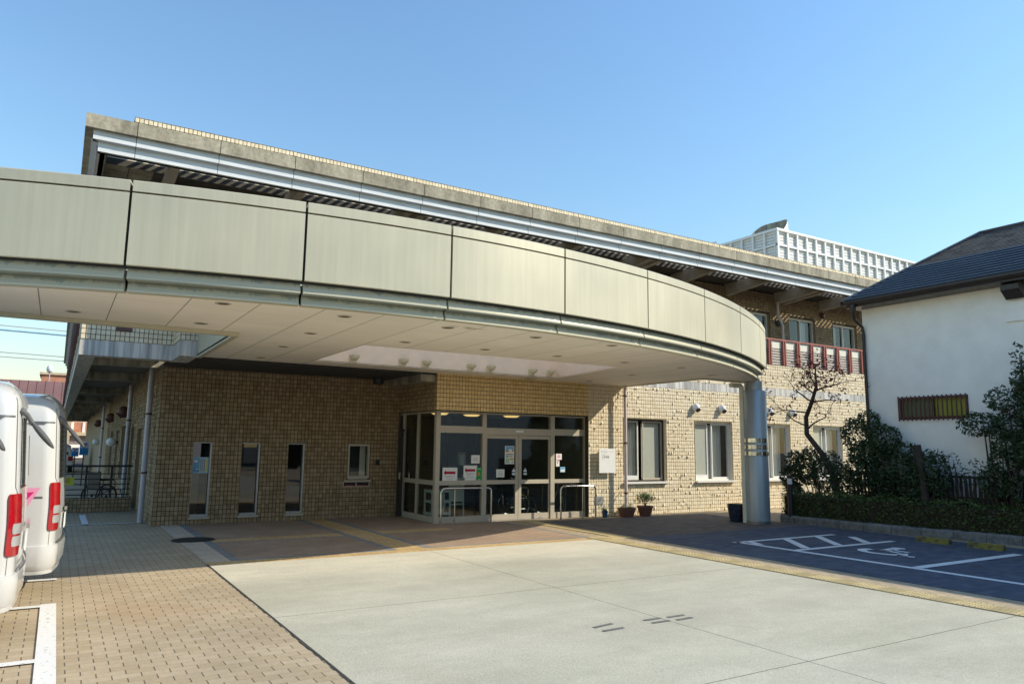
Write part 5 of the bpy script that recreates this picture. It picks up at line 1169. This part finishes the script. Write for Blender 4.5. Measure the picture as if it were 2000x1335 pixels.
def make_van():
    T = thing('van', 'van', 'van', (0, 0, 0)); q = MB()
    sl = [0, .5, .9, 1] + [1 + i / 8 for i in range(1, 9)] + [2 + i / 4 for i in range(1, 5)]
    for far in (False, True): q.grid([[vp(s, z, 0, far) for s in sl] for z in ZL])
    # front half of the shell, with raked windscreen
    fs = [(-2.2, 0), (-3.4, 0), (-4.2, .02), (-4.6, .08), (-4.80, .22), (-4.84, .5)]
    def fp(x, ins, z, sg):
        k = max(0, z - 1.0) * .62; f = max(0, min(1, (-x - 3.2) / 1.6)); return (x + k * f * f * 1.0, sg * max(0, hw(z) - ins) + VW / 2, z)
    for sg in (-1, 1):
        q.grid([[fp(x - 0, i, z, sg) for x, i in fs] for z in ZL])
    q.grid([[fp(-4.84, .5, z, -1), fp(-4.84, .5, z, 1)] for z in ZL])
    lo = [vp(s, .25) for s in sl]; q.face(lo + [vp(s, .25, 0, True) for s in reversed(sl)]); q.face([fp(x, i, .25, -1) for x, i in fs] + [fp(x, i, .25, 1) for x, i in reversed(fs)])
    q.build('body', M['van_white'], T, local=True, smooth=True)
    for far in (False, True):
        # flank glass
        for s0, s1 in ((.05, .44), (.47, .945)):
            g = MB(); patch(g, s0, s1, 1.19, 1.73, .006, 10, 8, far, .06); g.build('side_window', M['car_glass'], T, local=True)
        # tail lamp wrapping the corner
        l = MB(); patch(l, 1.32, 1.90, .69, 1.18, .016, 8, 44, far, .05, th=.02); lo_ = l.build('tail_lamp', M['lens_red'], T, local=True, smooth=True)
        for z0, z1 in ((.765, .845), (.862, .945)):
            c = MB(); patch(c, 1.45, 1.885, z0, z1, .020, 6, 3, far, .015, th=.01); c.build('clear_lens', M['lens_clear'], lo_, local=True)
        # shut line of the tailgate and swage lines
        c = MB(); c.grid([[vp(1.57 + (0 if z > 1.18 else .1) + d, z, .002, far) for d in (0, .03)] for z in [1.18 + (2.0 - 1.18) * i / 16 for i in range(17)]])
        c.build('shut_line', M['grey_plastic'], T, local=True); c = MB(); c.grid([[vp(1.42 + d, z, .002, far) for d in (0, .018)] for z in [.5 + .19 * i / 4 for i in range(5)]]); c.build('shut_line', M['grey_plastic'], T, local=True); c = MB()
        c.grid([[vp(s, z, .002, far) for z in (1.795, 1.812)] for s in [.0 + 1.5 * i / 30 for i in range(31)]]); c.build('shut_line', M['grey_plastic'], T, local=True)
        c = MB(); patch(c, .6, 1.12, 1.785, 1.80, .012, 12, 1, far); c.grid([[vp(s, 1.03 + d, o_, far) for d, o_ in ((-.012, 0), (0, -.004 + .006), (.012, 0))] for s in [1.05 * i / 20 for i in range(21)]]); c.build('rain_rail', M['grey_plastic'], T, local=True)
    g = MB()
    for far in (False, True): patch(g, 1.93, 3.0, 1.22, 1.80, .006, 12, 8, far, 0)
    g.build('rear_window', M['car_glass'], T, local=True)
    # bumper
    q = MB(); S_ = [.86 + 1.14 * i / 14 for i in range(15)] + [2 + i / 5 for i in range(1, 6)]
    pf = ((.285, -.03), (.295, .005), (.35, .028), (.50, .034), (.538, .028), (.546, -.01))
    for far in (False, True):
        rows = [[vp(s, z, o_ * min(1, (s - .86) * 8), far) for z, o_ in pf] for s in S_]; q.grid(rows); q.face(rows[0])
    q.build('bumper', M['van_white'], T, local=True, smooth=True)
    q = MB()
    for far in (False, True): patch(q, 1.95, 3, .548, .58, .03, 6, 1, far)
    q.build('bumper_step', M['grey_plastic'], T, local=True)
    q = MB(); q.box(.045, .07, VW / 2 - .30, VW / 2 + .30, .86, .90); q.build('tailgate_handle', M['chrome'], T, local=True)
    q = MB(); q.box(.045, .055, VW / 2 - .17, VW / 2 + .17, .66, .82); q.build('number_plate', M['sign_white'], T, local=True)
    # rear under-view mirror on an arm
    q = MB(); p0 = vp(1.75, 1.86); q.tube([p0, (p0[0] + .05, p0[1] + .02, 1.82), (p0[0] + .10, p0[1] + .03, 1.74)], [.028, .02, .018], 10); ao = q.build('mirror_arm', M['grey_plastic'], T, local=True, smooth=True)
    q = MB(); c0 = Vector((p0[0] + .17, p0[1] + .05, 1.66)); rows = []
    for i in range(9):
        th = pi * i / 8; rows.append([tuple(c0 + Vector((.15 * -cos(th) * .62 + .022 * sin(th) * cos(a), .075 * sin(th) * sin(a), .15 * cos(th) * .78 + .02 * sin(th) * cos(a) * .6))) for a in [2 * pi * j / 14 for j in range(14)]])
    q.grid(rows, close=True); q.build('mirror', M['grey_plastic'], ao, local=True, smooth=True)
    for x in (-1.05, -3.6):
        for y in (.09, VW - .09):
            q = MB(); q.lathe(x, y, [(.19, -.09), (.30, -.085), (.33, -.06), (.33, .06), (.30, .085), (.19, .09)], n=26, axis='y', cz=.33); w = q.build('wheel', M['rubber'], T, local=True, smooth=True)
            q = MB(); q.lathe(x, y, [(0, -.065), (.10, -.07), (.19, -.085), (.19, .085), (.10, .07), (0, .065)], n=26, axis='y', cz=.33); q.build('rim', M['alu_silver'], w, local=True)
    # magenta stripe on the flank, small sticker and badge on the tailgate
    q = MB()
    def P_(x, z, o_=.004): s = (x + 2.2) / 2.05; return vp(s, z, o_)
    q.face([P_(-.62, .92), P_(-.30, .98), P_(-.21, 1.09), P_(-.45, 1.07)]); q.face([P_(-.7, .70), P_(-.42, .76), P_(-.30, .71), P_(-.46, .60)]); q.face([P_(-.60, .85), P_(-.40, .87), P_(-.37, .85), P_(-.5, .83)])
    q.build('decal', M['decal_magenta'], T, local=True)
    q = MB(); q.face([P_(-.62, .90, .003), P_(-.27, .94, .003), P_(-.155, 1.13, .003), P_(-.42, 1.13, .003)]); q.build('decal', M['decal_pink'], T, local=True)
    q = MB(); q.face([vp(1.86, .98, .004), vp(2.12, .98, .004), vp(2.12, 1.09, .004), vp(1.86, 1.09, .004)]); q.build('sticker', M['sign_white'], T, local=True)
    q = MB()
    for z in (.985, 1.08): q.face([vp(1.87, z, .005), vp(2.1, z, .005), vp(2.1, z + .012, .005), vp(1.87, z + .012, .005)])
    q.face([vp(1.9, 1.0, .005), vp(1.98, 1.0, .005), vp(1.98, 1.06, .005), vp(1.9, 1.06, .005)]); q.build('sticker_print', M['decal_pink'], T, local=True)
    m = text_mb('HIACE', .055, lambda u, v: (.03 - lean(.93) + .006 + .012, VW / 2 - .64 + u, .915 + v)); m.build('badge', M['grey_plastic'], T, local=True)
    return T
V1 = make_van(); V1['label'] = 'white van at the left edge, nearer of two, its tail lamp lowest in the photo'; V1['group'] = 'white vans parked in the bays'
V1.location = (-.20, 7.20, 0); V1.rotation_euler = (0, 0, radians(.6))
V2 = copy_tree(V1); V2['label'] = 'white van with a magenta stripe, parked behind the nearer van'; V2.location = (.07, 9.12, 0); V2.rotation_euler = (0, 0, radians(-2.4))
V3 = copy_tree(V1); V3['label'] = 'nearest white van, only its rear mirror showing at the left edge'; V3.location = (-.43, 4.95, 0); V3.rotation_euler = (0, 0, radians(1.5))

# ================================================================ yard on the left, seen past the vans
yf = thing('yard_fence', 'black metal bar fence on a low tiled wall in the shade', 'fence', (-.5, 20, 0)); q = MB()
o = tile_wall('base_wall', (-3.0, 20.0, 0), XP, ZP, YN, 4.65, .32, (), .2, yf, 'tile_shade', hi=False, seed=31)
MB().box(-3.0, 1.65, 20.005, 20.2, 0, .32).build('base_core', M['joint'], yf)
x = -3.0
while x < 1.6: MB().box(x, x + .045, 20.05, 20.09, .32, 1.06).build('post', M['black_paint'], yf); x += .52
for z in (.38, .50, .62, .74, .86): MB().box(-3.0, 1.6, 20.06, 20.08, z, z + .022).build('rail', M['black_paint'], yf)
MB().box(-3.0, 1.62, 20.03, 20.10, 1.03, 1.075).build('handrail', M['black_paint'], yf)
t = thing('yellow_sign', 'small yellow notice tied on the black fence', 'sign', (.32, 20.02, .62)); MB().box(.17, .42, 20.01, 20.025, .62, .80).build('board', M['sign_yellow'], t)
q = MB()
for z in (.76, .72, .68): q.face([(.19, 20.008, z), (.34, 20.008, z), (.34, 20.008, z + .015), (.19, 20.008, z + .015)])
q.build('lettering', M['ink_dark'], t)
wheelchair((1.05, 21.2, .0), 'dark wheelchair standing behind the black fence in shade', (M['black_paint'], M['rubber'], M['black_paint']), rz=.6)
for (x, y, z0, w, h, l) in ((.90, 32, 1.13, .29, .48, 'blue and white sign with a red triangle on a pole, larger and higher one'), (.635, 32.5, 1.07, .235, .33, 'blue and white sign with a red triangle on a pole, smaller and lower one')):
    t = thing('road_sign', l, 'sign', (x, y, 0), 'blue signs with red triangles'); MB().box(x - w / 2, x + w / 2, y, y + .02, z0, z0 + h).build('board', M['sign_blue'], t)
    q = MB(); q.face([(x - w / 2, y - .003, z0 + h * .55), (x + w / 2, y - .003, z0 + h * .55), (x + w / 2, y - .003, z0 + h), (x - w / 2, y - .003, z0 + h)]); q.build('upper_panel', M['poster_pale'], t)
    q = MB(); q.face([(x - w * .34, y - .006, z0 + h * .9), (x + w * .34, y - .006, z0 + h * .9), (x, y - .006, z0 + h * .46)]); tr = q.build('triangle', M['arrow_red'], t)
    q = MB(); q.face([(x - w * .17, y - .009, z0 + h * .83), (x + w * .17, y - .009, z0 + h * .83), (x, y - .009, z0 + h * .61)]); q.build('triangle_centre', M['poster_pale'], tr)
    m = text_mb('駐車禁止', w * .23, lambda u, v: (x - w * .45 + u, y - .004, z0 + h * .17 + v)); m.build('lettering', M['ink_blue'], t)
    q = MB(); q.tube([(x, y + .04, 0), (x, y + .04, z0 + h * .9)], .022, 8); q.build('pole', M['black_paint'], t)
# car beyond, and the houses across the side street
ca = thing('parked_car', 'small white car far off behind the yard fence', 'car', (.15, 46, 0)); q = MB()
pf = [(-.85, .3), (-.87, .75), (-.8, .95), (-.68, 1.42), (-.5, 1.5), (.5, 1.5), (.68, 1.42), (.8, .95), (.87, .75), (.85, .3)]
q.grid([[(x * .93, 46, z * (.9 if z > 1 else 1)) for x, z in pf], [(x, 46.3, z) for x, z in pf], [(x, 48.3, z) for x, z in pf], [(x * .9, 49.6, min(z, .95)) for x, z in pf]]); q.face([(x * .93, 46, z * (.9 if z > 1 else 1)) for x, z in pf]); q.build('body', M['van_white'], ca, smooth=True)
q = MB(); q.face([(-.6, 45.97, .95), (.6, 45.97, .95), (.52, 46.05, 1.3), (-.52, 46.05, 1.3)]); q.build('rear_window', M['car_glass'], ca)
for x in (-.7, .7): MB().box(x - .1, x + .1, 45.95, 46.0, .62, .85).build('tail_lamp', M['lens_red'], ca)
for x in (-.75, .75):
    for y in (46.7, 48.9): q = MB(); q.lathe(x, y, [(0, -.09), (.3, -.09), (.3, .09), (0, .09)], n=18, axis='x', cz=.3); q.build('wheel', M['rubber'], ca)
fh = thing('far_house', 'far house with a brown standing seam metal roof above the vans', 'house', (-4, 74, 0)); KEEP_WORLD.add(fh.name)
q = MB(); q.box(-16, .9, 72, 82, 0, 3.6); q.build('wall', M['far_wall'], fh)
q = MB(); q.face([(-16.5, 70, 3.4), (1.0, 70, 3.4), (1.0, 74.5, 6.75), (-16.5, 74.5, 6.75)]); q.face([(-16.5, 79, 3.4), (1.0, 79, 3.4), (1.0, 74.5, 6.75), (-16.5, 74.5, 6.75)]); q.box(-16.5, 1.0, 69.9, 70, 3.25, 3.42); q.build('roof', M['seam_roof'], fh)
ah = thing('orange_building', 'bright sunlit tan and orange building seen under the side balcony', 'building', (3, 80, 0)); KEEP_WORLD.add(ah.name)
MB().box(.9, 16, 78, 88, 0, 2.2).build('wall', M['far_grey'], ah)
MB().box(.9, 16, 77.6, 88, 2.2, 2.5).build('slab', M['far_wall'], ah)
MB().box(.9, 16, 77.8, 88, 2.5, 3.4).build('balcony', M['far_orange'], ah)
MB().box(.9, 16, 78.2, 88, 3.4, 6.0).build('upper_wall', M['far_wall'], ah)
for x in (1.2, 2.4, 3.6): MB().box(x, x + .7, 78.14, 78.195, 4.0, 5.4).build('window', M['car_glass'], ah)
for x in (1.0, 1.9, 2.8, 3.7): MB().box(x, x + .22, 77.74, 77.79, 2.5, 3.4).build('pillar', M['sign_white'], ah)
MB().box(1.0, 2.8, 77.9, 77.99, .2, 1.4).build('door', M['sign_white'], ah)
tb = thing('tan_block', 'tan flat block just showing over the brown metal roof', 'building', (-1, 96, 0)); MB().box(-2.0, 4, 95, 102, 0, 8.9).build('wall', M['far_orange'], tb); MB().box(-2.2, 4.2, 94.8, 102.2, 8.9, 9.15).build('roof', M['far_wall'], tb)
t = thing('roof_globe', 'white round tank standing up over the brown metal roof', 'tank', (-1.25, 93, 0)); q = MB(); q.lathe(-1.25, 93, [(.34 * sin(a), -.44 * cos(a)) for a in [pi * i / 12 for i in range(13)]], n=18, cz=9.35); q.build('ball', M['globe_white'], t, smooth=True); q = MB(); q.tube([(-1.25, 93, 0), (-1.25, 93, 9.0)], .05, 8); q.build('pole', M['pipe_grey'], t)
for i, (za, zb, r, l) in enumerate(((9.32, 9.32, .035, 'thin power line highest in the sky gap at the left'), (9.03, 9.08, .085, 'thick pale power line just under the highest one'), (7.50, 7.50, .035, 'thin power line lower in the sky gap, upper of the low pair'), (7.20, 7.25, .035, 'thin power line lowest in the sky gap at the left'))):
    q = MB(); q.tube([(-60 + 5 * k, 60 + .0 * k, za + .9 * ((k - 13) / 13) ** 2 - .06 * (k - 12)) for k in range(27)], r, 6); tag(q.build('power_line', M['poster_pale'] if i == 1 else M['pipe_grey']), l, 'power line', 'power lines in the left sky gap')

# ================================================================ across the road, behind the camera (seen only as reflections)
for i, (x0, x1, h, y, m) in enumerate(((-22, -3, 6.5, -27, 'far_brown'), (0, 13, 5.2, -30, 'far_grey'), (17, 30, 7.5, -28, 'far_brown'))):
    t = thing('street_house', ('dark long house across the road, mirrored in the door glass', 'low grey house across the road, mirrored in the door glass', 'tall brown house across the road, mirrored in the windows')[i], 'house', ((x0 + x1) / 2, y - 4, 0))
    MB().box(x0, x1, y - 8, y, 0, h).build('wall', M[m], t)
    q = MB(); c = (y - 4); q.face([(x0 - .5, y + .6, h - .1), (x1 + .5, y + .6, h - .1), (x1 + .5, c, h + 2.4), (x0 - .5, c, h + 2.4)]); q.face([(x0 - .5, y - 8.6, h - .1), (x1 + .5, y - 8.6, h - .1), (x1 + .5, c, h + 2.4), (x0 - .5, c, h + 2.4)]); q.build('roof', M['roof_slate'], t)
    x = x0 + 1.5
    while x < x1 - 2: MB().box(x, x + 1.4, y + .002, y + .04, 1.0, 2.4).build('window', M['car_glass'], t); x += 3.2
R = random.Random(77)
for i, (x, y, s) in enumerate(((-6, -18, 1.0), (-1.5, -20, .8), (8, -21, 1.1), (14, -19, .9), (22, -18, 1.2))):
    bl = [(x + R.uniform(-1.6, 1.6) * s, y + R.uniform(-1.2, 1.2) * s, 3.2 * s + R.uniform(-1.2, 1.8) * s, 1.1 * s, 1.1 * s, .9 * s) for _ in range(8)]
    shrub('street_tree', ('leafy tree across the road behind the vans', 'small leafy tree across the road', 'wide leafy tree across the road before the grey house', 'leafy tree across the road at the gap', 'tall leafy tree across the road on the right')[i], 'tree', (x, y, 0), bl, 1500, .17, 'leaf_far', 10, 50 + i, .09)
